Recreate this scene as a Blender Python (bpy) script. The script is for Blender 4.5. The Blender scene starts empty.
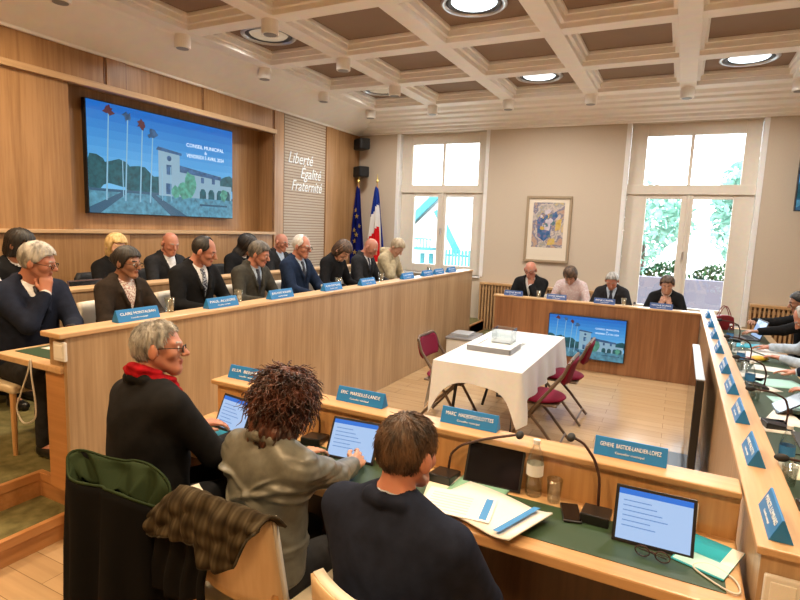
WORLD, LAMP, EXPO = 10.0, 44, 0.25
import bpy, bmesh, math, random
import numpy as np
from mathutils import Vector, Matrix
random.seed(7); rng = np.random.default_rng(7)
R = math.radians; PI = math.pi
SC = bpy.context.scene; COL = SC.collection

# ------------------------------------------------------------------ materials
MATS = {}
def _new(name):
    m = bpy.data.materials.new(name); m.use_nodes = True
    nt = m.node_tree; b = nt.nodes['Principled BSDF']
    MATS[name] = m
    return m, nt, b
def srgb(r, g, b):
    f = lambda c: (c/255/12.92) if c/255 <= .04045 else ((c/255+.055)/1.055)**2.4
    return (f(r), f(g), f(b), 1)
def plain(name, col, rough=.5, metal=0, spec=.5, bump=0, bscale=200, sheen=0):
    m, nt, b = _new(name)
    b.inputs['Base Color'].default_value = col; b.inputs['Roughness'].default_value = rough
    b.inputs['Metallic'].default_value = metal; b.inputs['Specular IOR Level'].default_value = spec
    if rough >= .75: b.inputs['Specular IOR Level'].default_value = .12
    if sheen: b.inputs['Sheen Weight'].default_value = sheen
    N = nt.nodes; L = nt.links
    tc = N.new('ShaderNodeTexCoord'); no = N.new('ShaderNodeTexNoise'); no.inputs['Scale'].default_value = bscale
    L.new(tc.outputs['Object'], no.inputs['Vector'])
    mx = N.new('ShaderNodeMixRGB'); mx.blend_type = 'MULTIPLY'; mx.inputs[0].default_value = .12
    mx.inputs[1].default_value = col; L.new(no.outputs['Color'], mx.inputs[2]); L.new(mx.outputs[0], b.inputs['Base Color'])
    if bump:
        bp = N.new('ShaderNodeBump'); bp.inputs['Strength'].default_value = bump; bp.inputs['Distance'].default_value = .002
        L.new(no.outputs['Fac'], bp.inputs['Height']); L.new(bp.outputs[0], b.inputs['Normal'])
    return m
def wood(name, c1, c2, axis='z', rough=.34, sc=1.0):
    m, nt, b = _new(name); N = nt.nodes; L = nt.links
    tc = N.new('ShaderNodeTexCoord'); mp = N.new('ShaderNodeMapping')
    s = {'z': (38, 38, 1.6), 'x': (1.6, 38, 38), 'y': (38, 1.6, 38)}[axis]
    mp.inputs['Scale'].default_value = [v*sc for v in s]
    L.new(tc.outputs['Object'], mp.inputs['Vector'])
    n1 = N.new('ShaderNodeTexNoise'); n1.inputs['Scale'].default_value = 1; n1.inputs['Detail'].default_value = 5; n1.inputs['Roughness'].default_value = .6
    L.new(mp.outputs[0], n1.inputs['Vector'])
    mp2 = N.new('ShaderNodeMapping'); mp2.inputs['Scale'].default_value = [v*.12*sc for v in s]; L.new(tc.outputs['Object'], mp2.inputs['Vector'])
    n2 = N.new('ShaderNodeTexNoise'); n2.inputs['Scale'].default_value = 1; n2.inputs['Detail'].default_value = 2; L.new(mp2.outputs[0], n2.inputs['Vector'])
    ad = N.new('ShaderNodeMixRGB'); ad.inputs[0].default_value = .45; L.new(n1.outputs['Fac'], ad.inputs[1]); L.new(n2.outputs['Fac'], ad.inputs[2])
    cr = N.new('ShaderNodeValToRGB'); cr.color_ramp.elements[0].position = .40; cr.color_ramp.elements[1].position = .60
    cr.color_ramp.elements[0].color = c2; cr.color_ramp.elements[1].color = c1
    L.new(ad.outputs[0], cr.inputs[0]); L.new(cr.outputs[0], b.inputs['Base Color'])
    b.inputs['Roughness'].default_value = rough
    bp = N.new('ShaderNodeBump'); bp.inputs['Strength'].default_value = .15; bp.inputs['Distance'].default_value = .001
    L.new(n1.outputs['Fac'], bp.inputs['Height']); L.new(bp.outputs[0], b.inputs['Normal'])
    return m
def emit(name, col, strength, base=(.01, .01, .01, 1), rough=.25):
    m, nt, b = _new(name)
    b.inputs['Base Color'].default_value = base; b.inputs['Roughness'].default_value = rough
    b.inputs['Emission Color'].default_value = col; b.inputs['Emission Strength'].default_value = strength
    return m
def noisy(name, stops, scale=5, rough=.8, detail=4, stretch=(1, 1, 1), emis=0, bump=0, dist=0):
    m, nt, b = _new(name); N = nt.nodes; L = nt.links
    tc = N.new('ShaderNodeTexCoord'); mp = N.new('ShaderNodeMapping'); mp.inputs['Scale'].default_value = stretch
    L.new(tc.outputs['Object'], mp.inputs['Vector'])
    no = N.new('ShaderNodeTexNoise'); no.inputs['Scale'].default_value = scale; no.inputs['Detail'].default_value = detail
    no.inputs['Distortion'].default_value = dist
    L.new(mp.outputs[0], no.inputs['Vector'])
    cr = N.new('ShaderNodeValToRGB'); el = cr.color_ramp.elements
    el[0].position, el[0].color = stops[0]; el[1].position, el[1].color = stops[-1]
    for p, c in stops[1:-1]:
        e = el.new(p); e.color = c
    L.new(no.outputs['Fac'], cr.inputs[0]); L.new(cr.outputs[0], b.inputs['Base Color'])
    b.inputs['Roughness'].default_value = rough
    if rough >= .75: b.inputs['Specular IOR Level'].default_value = .12
    if emis:
        L.new(cr.outputs[0], b.inputs['Emission Color']); b.inputs['Emission Strength'].default_value = emis
    if bump:
        bp = N.new('ShaderNodeBump'); bp.inputs['Strength'].default_value = bump; bp.inputs['Distance'].default_value = .01
        L.new(no.outputs['Fac'], bp.inputs['Height']); L.new(bp.outputs[0], b.inputs['Normal'])
    return m
def thin_glass(name, tint=(1, 1, 1, 1), refl=.06):
    m, nt, b = _new(name); N = nt.nodes; L = nt.links
    N.remove(b); out = N['Material Output']
    tr = N.new('ShaderNodeBsdfTransparent'); tr.inputs[0].default_value = tint
    gl = N.new('ShaderNodeBsdfGlossy'); gl.inputs['Roughness'].default_value = .04
    lw = N.new('ShaderNodeLayerWeight'); lw.inputs['Blend'].default_value = .25
    ml = N.new('ShaderNodeMath'); ml.operation = 'MULTIPLY_ADD'; ml.inputs[1].default_value = .45; ml.inputs[2].default_value = refl
    L.new(lw.outputs['Fresnel'], ml.inputs[0])
    mx = N.new('ShaderNodeMixShader'); L.new(ml.outputs[0], mx.inputs[0]); L.new(tr.outputs[0], mx.inputs[1]); L.new(gl.outputs[0], mx.inputs[2])
    L.new(mx.outputs[0], out.inputs['Surface'])
    return m

M = MATS
wood('oak', (.46, .315, .18, 1), (.325, .205, .108, 1), 'z')
wood('oak_x', (.58, .36, .17, 1), (.47, .27, .12, 1), 'x')
wood('oak_y', (.60, .40, .22, 1), (.50, .31, .16, 1), 'y')
wood('oak_wall', (.43, .24, .105, 1), (.30, .155, .06, 1), 'z')
wood('shaded_red_wood', (.33, .155, .07, 1), (.22, .095, .04, 1), 'z')  # reddish wood, darkened in colour for the shaded far desk front
wood('trim_wood_y', (.24, .12, .05, 1), (.18, .08, .03, 1), 'y')
wood('step_wood_y', (.50, .24, .09, 1), (.40, .18, .06, 1), 'y')
wood('step_wood_x', (.50, .24, .09, 1), (.40, .18, .06, 1), 'x')
wood('underdesk_shade_wood', (.075, .036, .016, 1), (.045, .02, .009, 1), 'z')  # near-black brown, paints in the shade below the front desk
wood('pale_ply', (.62, .46, .28, 1), (.56, .39, .22, 1), 'z')
wood('beech', (.60, .34, .14, 1), (.50, .26, .10, 1), 'z')
plain('plaster', srgb(205, 190, 170), .85, bump=.05, bscale=60)
plain('ceiling_white', srgb(248, 243, 236), .7, bscale=8)
plain('ceiling_taupe', srgb(150, 128, 110), .8, bscale=6)
plain('frame_white', srgb(225, 215, 200), .5, bscale=20)
plain('reveal_white', srgb(240, 238, 235), .6, bscale=20)
plain('black_plastic', (.012, .012, .013, 1), .35)
plain('screen_black', (.006, .006, .008, 1), .12)
plain('matte_black', (.015, .015, .016, 1), .7)
plain('dark_grey', (.05, .05, .055, 1), .5)
plain('grey_plastic', (.25, .25, .26, 1), .4)
plain('silver', (.6, .6, .62, 1), .3, metal=1)
plain('white_plastic', (.75, .74, .71, 1), .4)
plain('paper', (.82, .80, .75, 1), .7)
plain('paper_cream', (.78, .72, .58, 1), .7)
plain('paper_print', (.45, .47, .5, 1), .7)
plain('blue_print', (.05, .25, .6, 1), .6)
plain('teal_folder', (.02, .42, .58, 1), .45)
plain('pale_teal', (.42, .72, .66, 1), .5)
plain('green_folder', (.25, .5, .36, 1), .5)
plain('plate_blue', (.012, .19, .52, 1), .4)
plain('plate_navy', (.02, .07, .24, 1), .4)
plain('letter_white', (.85, .88, .9, 1), .5)
plain('tablecloth_white', (.66, .68, .71, 1), .8, bump=.15, bscale=30)
plain('maroon', (.17, .008, .03, 1), .75, bump=.2)
plain('chair_brown', (.13, .085, .055, 1), .4, metal=.3)
plain('cream', (.66, .55, .38, 1), .6, bump=.1)
plain('cream_pale', (.72, .66, .56, 1), .5)
plain('leather_green', (.03, .062, .028, 1), .45, bump=.1, bscale=300)
plain('cable_pale', (.55, .52, .45, 1), .5)
plain('brown_leather', (.055, .02, .012, 1), .5)
plain('red_bag', (.22, .008, .012, 1), .45)
plain('yellow_pack', (.65, .42, .02, 1), .5)
plain('flag_navy', (.004, .008, .11, 1), .8, bump=.1)
plain('flag_white', (.78, .76, .72, 1), .8)
plain('flag_red', (.62, .008, .012, 1), .8)
plain('flag_blue', (.01, .03, .22, 1), .8)
plain('gold', (.6, .45, .12, 1), .35, metal=.6)
plain('frame_taupe', srgb(165, 145, 118), .45)
plain('mat_board', srgb(232, 220, 200), .8)
plain('green_lining', (.022, .035, .014, 1), .85, bump=.2)
plain('coat_black', (.004, .004, .0045, 1), .9)
plain('ext_white', (.82, .83, .83, 1), .8)
plain('ext_teal', (.02, .17, .19, 1), .6)
plain('ext_roof', (.62, .62, .62, 1), .8)
plain('ext_lavender', (.15, .14, .175, 1), .8)
plain('ext_ground', (.5, .5, .46, 1), .9)
plain('slat_wood', (.50, .30, .14, 1), .5)
plain('grey_slat', srgb(186, 168, 146), .55)
thin_glass('pane_glass'); thin_glass('clear_glass', (.93, .96, .96, 1), .10); thin_glass('spectacle_glass', (.9, .92, .92, 1), .08)
noisy('carpet', [(.3, (.10, .09, .036, 1)), (.7, (.19, .165, .07, 1))], 14, .95, bump=.3)
noisy('leaf', [(.3, (.01, .05, .02, 1)), (.7, (.05, .14, .06, 1))], 6, .8)
noisy('leaf_pale', [(.3, (.16, .34, .27, 1)), (.7, (.32, .50, .42, 1))], 3, .8)
def plaid_mat():
    m, nt, b = _new('plaid'); N = nt.nodes; L = nt.links; tc = N.new('ShaderNodeTexCoord'); prev = None
    for d, sc, c in (('X', 5.5, (.6, .55, .45, 1)), ('Z', 5.5, (.5, .45, .38, 1)), ('X', 17, (.8, .75, .7, 1))):
        wv = N.new('ShaderNodeTexWave'); wv.bands_direction = d; wv.inputs['Scale'].default_value = sc; wv.inputs['Distortion'].default_value = 1.2; wv.inputs['Detail'].default_value = 1
        L.new(tc.outputs['Object'], wv.inputs['Vector']); mx = N.new('ShaderNodeMixRGB'); mx.inputs[1].default_value = (1, 1, 1, 1); mx.inputs[2].default_value = (c[0]*.85, c[1]*.85, c[2]*.85, 1)
        L.new(wv.outputs['Fac'], mx.inputs[0])
        if prev is None: prev = mx
        else:
            ml = N.new('ShaderNodeMixRGB'); ml.blend_type = 'MULTIPLY'; ml.inputs[0].default_value = 1; L.new(prev.outputs[0], ml.inputs[1]); L.new(mx.outputs[0], ml.inputs[2]); prev = ml
    ml = N.new('ShaderNodeMixRGB'); ml.blend_type = 'MULTIPLY'; ml.inputs[0].default_value = 1; L.new(prev.outputs[0], ml.inputs[1]); ml.inputs[2].default_value = (.085, .068, .042, 1)
    L.new(ml.outputs[0], b.inputs['Base Color']); b.inputs['Roughness'].default_value = .85; b.inputs['Specular IOR Level'].default_value = .12
plaid_mat()
noisy('plaid_lining', [(.35, (.02, .02, .016, 1)), (.65, (.06, .055, .045, 1))], 22, .8, 3, bump=.2)
noisy('art', [(.25, (.35, .10, .08, 1)), (.40, (.50, .34, .24, 1)), (.47, (.16, .17, .26, 1)), (.53, (.60, .50, .42, 1)), (.60, (.30, .30, .30, 1)), (.66, (.60, .45, .2, 1)), (.78, (.6, .42, .38, 1))], 6, .7, 8, dist=.2)
# floor: oak boards running along x
def floor_mat():
    m, nt, b = _new('parquet'); N = nt.nodes; L = nt.links
    tc = N.new('ShaderNodeTexCoord'); br = N.new('ShaderNodeTexBrick')
    br.inputs['Scale'].default_value = 1; br.inputs['Brick Width'].default_value = 1.1; br.inputs['Row Height'].default_value = .15
    br.inputs['Mortar Size'].default_value = .002; br.inputs['Mortar'].default_value = (.24, .15, .07, 1)
    br.inputs['Color1'].default_value = (.54, .37, .205, 1); br.inputs['Color2'].default_value = (.46, .30, .155, 1)
    L.new(tc.outputs['Object'], br.inputs['Vector'])
    mp = N.new('ShaderNodeMapping'); mp.inputs['Scale'].default_value = (2, 30, 30); L.new(tc.outputs['Object'], mp.inputs['Vector'])
    no = N.new('ShaderNodeTexNoise'); no.inputs['Scale'].default_value = 1; no.inputs['Detail'].default_value = 4; L.new(mp.outputs[0], no.inputs['Vector'])
    cr = N.new('ShaderNodeValToRGB'); cr.color_ramp.elements[0].position = .3; cr.color_ramp.elements[0].color = (.75, .75, .75, 1); cr.color_ramp.elements[1].position = .7
    L.new(no.outputs['Fac'], cr.inputs[0])
    mx = N.new('ShaderNodeMixRGB'); mx.blend_type = 'MULTIPLY'; mx.inputs[0].default_value = .6
    L.new(br.outputs['Color'], mx.inputs[1]); L.new(cr.outputs[0], mx.inputs[2]); L.new(mx.outputs[0], b.inputs['Base Color'])
    b.inputs['Roughness'].default_value = .2; b.inputs['Specular IOR Level'].default_value = .9
floor_mat()

# ------------------------------------------------------------------ mesh helpers
class MB:
    def __init__(s): s.v = []; s.f = []; s.m = []; s.mi = 0
    def add(s, vs, fs):
        o = len(s.v); s.v += [tuple(v) for v in vs]
        for f in fs: s.f.append([i+o for i in f]); s.m.append(s.mi)
        return s
    def box(s, x0, x1, y0, y1, z0, z1, mat=None):
        vs = [(x, y, z) for z in (z0, z1) for x, y in ((x0, y0), (x1, y0), (x1, y1), (x0, y1))]
        if mat is not None: vs = [mat @ Vector(v) for v in vs]
        return s.add(vs, [(3, 2, 1, 0), (4, 5, 6, 7), (0, 1, 5, 4), (1, 2, 6, 5), (2, 3, 7, 6), (3, 0, 4, 7)])
    def prism(s, poly, a, b, axis='y', mat=None):
        """poly: 2-D points; extruded from a to b along axis"""
        def P(u, v, t): return {'y': (u, t, v), 'x': (t, u, v), 'z': (u, v, t)}[axis]
        n = len(poly); vs = [P(u, v, a) for u, v in poly]+[P(u, v, b) for u, v in poly]
        if mat is not None: vs = [mat @ Vector(v) for v in vs]
        fs = [list(range(n))[::-1], list(range(n, 2*n))]+[(i, (i+1) % n, n+(i+1) % n, n+i) for i in range(n)]
        return s.add(vs, fs)
    def tube(s, pts, r, n=8, cap=True):
        pts = [Vector(p) for p in pts]; rs = r if isinstance(r, (list, tuple)) else [r]*len(pts)
        vs = []; up = Vector((.13, .21, .97))
        for i, p in enumerate(pts):
            t = (pts[min(i+1, len(pts)-1)]-pts[max(i-1, 0)]).normalized()
            a = t.cross(up)
            if a.length < .05: a = t.cross(Vector((1, 0, 0)))
            a.normalize(); b = t.cross(a)
            for k in range(n):
                th = 2*PI*k/n; vs.append(p+(a*math.cos(th)+b*math.sin(th))*rs[i])
        fs = [(i*n+k, i*n+(k+1) % n, (i+1)*n+(k+1) % n, (i+1)*n+k) for i in range(len(pts)-1) for k in range(n)]
        if cap: fs += [list(range(n))[::-1], list(range((len(pts)-1)*n, len(pts)*n))]
        return s.add(vs, fs)
    def lathe(s, prof, n=24, c=(0, 0, 0), cap=True):
        vs = [(c[0]+r*math.cos(2*PI*k/n), c[1]+r*math.sin(2*PI*k/n), c[2]+z) for r, z in prof for k in range(n)]
        fs = [(i*n+k, i*n+(k+1) % n, (i+1)*n+(k+1) % n, (i+1)*n+k) for i in range(len(prof)-1) for k in range(n)]
        if cap: fs += [list(range(n))[::-1], list(range((len(prof)-1)*n, len(prof)*n))]
        return s.add(vs, fs)
    def ell(s, c, r, nu=14, nv=9, mat=None):
        vs = []
        for j in range(nv+1):
            ph = -PI/2+PI*j/nv
            for k in range(nu):
                th = 2*PI*k/nu
                v = Vector((r[0]*math.cos(ph)*math.cos(th), r[1]*math.cos(ph)*math.sin(th), r[2]*math.sin(ph)))
                if mat is not None: v = mat @ v
                vs.append(v+Vector(c))
        return s.add(vs, [(j*nu+k, j*nu+(k+1) % nu, (j+1)*nu+(k+1) % nu, (j+1)*nu+k) for j in range(nv) for k in range(nu)])
    def grid(s, fn, nu, nv):
        vs = [fn(i/nu, j/nv) for j in range(nv+1) for i in range(nu+1)]
        return s.add(vs, [(j*(nu+1)+i, j*(nu+1)+i+1, (j+1)*(nu+1)+i+1, (j+1)*(nu+1)+i) for j in range(nv) for i in range(nu)])
    def build(s, name, mats, parent=None, bevel=0, smooth=False, solid=0, seg=2):
        me = bpy.data.meshes.new(name); me.from_pydata(s.v, [], s.f); me.update()
        if not isinstance(mats, (list, tuple)): mats = [mats]
        for m in mats: me.materials.append(MATS[m] if isinstance(m, str) else m)
        if len(mats) > 1: me.polygons.foreach_set('material_index', s.m)
        bm = bmesh.new(); bm.from_mesh(me); bmesh.ops.recalc_face_normals(bm, faces=bm.faces); bm.to_mesh(me); bm.free()
        if smooth: me.polygons.foreach_set('use_smooth', [True]*len(me.polygons))
        o = bpy.data.objects.new(name, me); COL.objects.link(o)
        if parent is not None: o.parent = parent
        if solid:
            md = o.modifiers.new('Solidify', 'SOLIDIFY'); md.thickness = solid; md.offset = 0
        if bevel:
            md = o.modifiers.new('Bevel', 'BEVEL'); md.width = bevel; md.segments = seg; md.limit_method = 'ANGLE'
        return o
def box(name, x0, x1, y0, y1, z0, z1, m, parent=None, bevel=.004): return MB().box(x0, x1, y0, y1, z0, z1).build(name, m, parent, bevel)
def tag(o, label, cat, group=None, kind=None):
    o['label'] = label; o['category'] = cat
    if group: o['group'] = group
    if kind: o['kind'] = kind
    return o
def thing(name, label, cat, loc=(0, 0, 0), rz=0, group=None):
    o = bpy.data.objects.new(name, None); COL.objects.link(o); o.location = loc; o.rotation_euler = (0, 0, rz)
    o.empty_display_size = .1
    return tag(o, label, cat, group)
def struct(o, label=None, cat=None):
    o['kind'] = 'structure'
    if label: o['label'] = label
    if cat: o['category'] = cat
    return o
def dup(o, loc=None, rz=None, label=None, parent=None):
    c = o.copy(); COL.objects.link(c)
    if parent is not None:
        c.parent = parent; c.matrix_parent_inverse = o.matrix_parent_inverse.copy()
    for ch in list(o.children): dup(ch, parent=c)
    if loc is not None: c.location = loc
    if rz is not None: c.rotation_euler = (0, 0, rz)
    if label: c['label'] = label
    return c
def text(name, body, size, m, mat, parent=None, shear=0, align='CENTER', ext=.0008, width=None):
    cu = bpy.data.curves.new(name, 'FONT'); cu.body = body; cu.size = size; cu.align_x = align; cu.align_y = 'CENTER'
    cu.extrude = ext; cu.shear = shear; cu.resolution_u = 3
    t = bpy.data.objects.new(name, cu); COL.objects.link(t)
    bpy.context.view_layer.update()
    me = bpy.data.meshes.new_from_object(t.evaluated_get(bpy.context.evaluated_depsgraph_get()))
    bpy.data.objects.remove(t); bpy.data.curves.remove(cu)
    if width:
        xs = [v.co.x for v in me.vertices]; k = width/(max(xs)-min(xs))
        for v in me.vertices: v.co.x *= k
    me.transform(mat); me.materials.clear(); me.materials.append(MATS[m])
    o = bpy.data.objects.new(name, me); COL.objects.link(o)
    if parent is not None: o.parent = parent
    return o
def frame_mat(x, y, z, o):
    """matrix from axes columns and origin"""
    return Matrix(((x[0], y[0], z[0], o[0]), (x[1], y[1], z[1], o[1]), (x[2], y[2], z[2], o[2]), (0, 0, 0, 1)))
# ------------------------------------------------------------------ signed-distance bodies
def smin(a, b, k):
    if k <= 0: return np.minimum(a, b)
    h = np.clip(.5+.5*(b-a)/k, 0, 1); return b+(a-b)*h-k*h*(1-h)
class Field:
    def __init__(s): s.p = []
    def cone(s, a, b, r1, r2, k=.02):
        a = np.array(a, 'f4'); b = np.array(b, 'f4'); ba = b-a; L2 = float(ba@ba)+1e-9
        def fn(P):
            pa = P-a; t = np.clip(pa@ba/L2, 0, 1)
            return np.sqrt(((pa-t[:, None]*ba)**2).sum(1))-(r1+(r2-r1)*t)
        s.p.append(((a+b)/2, math.sqrt(L2)/2+max(r1, r2), fn, k)); return s
    def ell(s, c, r, Rm=None, k=.02):
        c = np.array(c, 'f4'); r = np.array(r, 'f4')
        def fn(P):
            q = P-c
            if Rm is not None: q = q@Rm
            a = q/r; k0 = np.sqrt((a*a).sum(1))+1e-6; k1 = np.sqrt(((a/r)**2).sum(1))+1e-6
            return k0*(k0-1)/k1
        s.p.append((c, float(r.max()), fn, k)); return s
    def chain(s, pts, rs, k=.01):
        for i in range(len(pts)-1): s.cone(pts[i], pts[i+1], rs[i], rs[i+1], k)
        return s
    def __call__(s, P):
        d = np.full(len(P), .25, 'f4')
        for c, r, fn, k in s.p:
            q = P-c; i = np.nonzero((q*q).sum(1) < (r+.14)**2)[0]
            if len(i) == 0: continue
            v = fn(P[i])
            if k >= 0: d[i] = smin(d[i], v, k)
            else: d[i] = -smin(-d[i], v, -k)          # negative k carves
        return d
    def bounds(s):
        lo = np.min([c-r for c, r, f, k in s.p], 0); hi = np.max([c+r for c, r, f, k in s.p], 0)
        return lo, hi
def polygonize(f, lo, hi, h):
    B = 8; lo = np.array(lo, 'f4')-3*h; hi = np.array(hi, 'f4')+3*h
    n = np.ceil((hi-lo)/(h*B)).astype(int)
    g = np.stack(np.meshgrid(*[np.arange(k) for k in n], indexing='ij'), -1).reshape(-1, 3)
    dc = f((lo+(g*B+(B-1)/2)*h).astype('f4'))
    D = np.repeat(np.repeat(np.repeat(dc.reshape(n), B, 0), B, 1), B, 2).astype('f4')
    D = np.where(D < 0, -.1, .1).astype('f4')
    act = np.nonzero(np.abs(dc) < h*B*.87+.015)[0]
    off = np.stack(np.meshgrid(*[np.arange(B)]*3, indexing='ij'), -1).reshape(-1, 3)
    for s in range(0, len(act), 400):
        gi = g[act[s:s+400]]*B
        I = (gi[:, None, :]+off[None]).reshape(-1, 3)
        D[I[:, 0], I[:, 1], I[:, 2]] = f((lo+I*h).astype('f4'))
    S = D < 0
    cnt = np.zeros(np.array(D.shape)-1, 'i1')
    for a in (0, 1):
        for b in (0, 1):
            for c in (0, 1):
                cnt += S[a:D.shape[0]-1+a, b:D.shape[1]-1+b, c:D.shape[2]-1+c]
    ac = np.argwhere((cnt > 0) & (cnt < 8))
    idx = np.full(cnt.shape, -1, 'i4'); idx[ac[:, 0], ac[:, 1], ac[:, 2]] = np.arange(len(ac))
    acc = np.zeros((len(ac), 3)); w = np.zeros(len(ac))
    for ax in range(3):
        o1, o2 = [i for i in range(3) if i != ax]
        for u in (0, 1):
            for v in (0, 1):
                e = np.zeros(3, int); e[o1] = u; e[o2] = v; e2 = e.copy(); e2[ax] = 1
                p = ac+e; q = ac+e2
                d0 = D[p[:, 0], p[:, 1], p[:, 2]]; d1 = D[q[:, 0], q[:, 1], q[:, 2]]
                m = (d0 < 0) != (d1 < 0); t = np.where(m, d0/(d0-d1+1e-12), 0)
                pt = p.astype('f8'); pt[:, ax] += t
                acc[m] += pt[m]; w[m] += 1
    V = lo+acc/np.maximum(w, 1)[:, None]*h
    Q = []
    for ax in range(3):
        o1, o2 = (ax+1) % 3, (ax+2) % 3
        A = np.take(S, range(S.shape[ax]-1), ax); Bq = np.take(S, range(1, S.shape[ax]), ax)
        ed = np.argwhere(A != Bq); ed = ed[(ed[:, o1] > 0) & (ed[:, o2] > 0) & (ed[:, o1] < S.shape[o1]-1) & (ed[:, o2] < S.shape[o2]-1)]
        if len(ed) == 0: continue
        def cell(a, b):
            q = ed.copy(); q[:, o1] -= a; q[:, o2] -= b; return idx[q[:, 0], q[:, 1], q[:, 2]]
        q = np.stack([cell(1, 1), cell(0, 1), cell(0, 0), cell(1, 0)], 1)
        fl = ~A[ed[:, 0], ed[:, 1], ed[:, 2]]; q[fl] = q[fl][:, ::-1]
        Q.append(q)
    Q = np.concatenate(Q) if Q else np.zeros((0, 4), int)
    Q = Q[(Q >= 0).all(1)]
    return V, Q
def np_mesh(name, V, Q, mats, parent=None, mi=None):
    me = bpy.data.meshes.new(name); n = len(Q)
    me.vertices.add(len(V)); me.vertices.foreach_set('co', np.asarray(V, 'f4').ravel())
    me.loops.add(4*n); me.loops.foreach_set('vertex_index', np.asarray(Q, 'i4').ravel())
    me.polygons.add(n); me.polygons.foreach_set('loop_start', np.arange(0, 4*n, 4, dtype='i4'))
    me.polygons.foreach_set('loop_total', np.full(n, 4, 'i4'))
    for m in mats: me.materials.append(MATS[m])
    if mi is not None: me.polygons.foreach_set('material_index', np.asarray(mi, 'i4'))
    me.polygons.foreach_set('use_smooth', np.ones(n, bool))
    me.update(calc_edges=True); me.validate()
    o = bpy.data.objects.new(name, me); COL.objects.link(o)
    if parent is not None: o.parent = parent
    return o
def rx(a): c, s = math.cos(a), math.sin(a); return np.array([[1, 0, 0], [0, c, -s], [0, s, c]])
def ry(a): c, s = math.cos(a), math.sin(a); return np.array([[c, 0, s], [0, 1, 0], [-s, 0, c]])
def rzm(a): c, s = math.cos(a), math.sin(a); return np.array([[c, -s, 0], [s, c, 0], [0, 0, 1]])
def nrm(v): v = np.asarray(v, float); return v/(np.linalg.norm(v)+1e-9)

SKIN = {'fair': (.56, .30, .205, 1), 'ruddy': (.50, .21, .135, 1), 'tan': (.36, .17, .10, 1), 'pale': (.62, .38, .28, 1)}
for k, c in SKIN.items():
    m = plain('skin_'+k, c, .45, bscale=40); m.node_tree.nodes['Principled BSDF'].inputs['Subsurface Weight'].default_value = .08
    m.node_tree.nodes['Principled BSDF'].inputs['Subsurface Radius'].default_value = (.02, .008, .004)
    plain('lip_'+k, (c[0]*.75, c[1]*.5, c[2]*.5, 1), .4)
plain('eye_white', (.7, .68, .65, 1), .25); plain('iris', (.03, .02, .015, 1), .2)
def hair_mat(n, a, b):
    return noisy('hair_'+n, [(.35, a), (.65, b)], 30, .5, 3, (1, 1, .5))
hair_mat('grey', (.16, .15, .135, 1), (.50, .48, .44, 1)); hair_mat('white', (.45, .42, .38, 1), (.7, .67, .62, 1))
hair_mat('dark', (.006, .005, .005, 1), (.022, .016, .012, 1)); hair_mat('brown', (.02, .011, .007, 1), (.13, .07, .036, 1))
hair_mat('auburn', (.010, .004, .003, 1), (.11, .032, .015, 1)); hair_mat('blonde', (.45, .28, .09, 1), (.75, .56, .27, 1))
hair_mat('greybrown', (.05, .042, .034, 1), (.17, .145, .115, 1)); hair_mat('beige', (.30, .22, .13, 1), (.5, .40, .27, 1))
def cloth(n, c, r=.85): return noisy('cloth_'+n, [(.3, tuple(x*.75 for x in c)+(1,)), (.7, tuple(x*1.2 for x in c)+(1,))], 24, r, 5, bump=.12)
cloth('black', (.010, .010, .011)); cloth('navy', (.012, .016, .032)); cloth('blue', (.012, .022, .05)); cloth('charcoal', (.022, .022, .024))
cloth('olive', (.13, .13, .108), .36); cloth('darkbrown', (.028, .020, .015)); cloth('greygreen', (.05, .047, .038)); cloth('beige', (.42, .34, .21))
cloth('white', (.72, .72, .72)); cloth('palepink', (.55, .42, .40)); cloth('shirt_blue', (.42, .50, .60)); cloth('red', (.28, .004, .009)); cloth('grey', (.10, .10, .105))
noisy('cloth_pattern', [(.38, (.65, .6, .58, 1)), (.5, (.5, .28, .28, 1)), (.6, (.75, .72, .7, 1))], 60, .8, 2)
noisy('cloth_blouse', [(.4, (.72, .68, .62, 1)), (.52, (.35, .12, .10, 1)), (.6, (.75, .7, .66, 1))], 45, .8, 2)
plain('tie_dark', (.01, .012, .025, 1), .5); noisy('tie_dots', [(.5, (.012, .016, .04, 1)), (.62, (.35, .38, .42, 1))], 90, .6, 0); plain('shoe_black', (.01, .01, .01, 1), .3)

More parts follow.
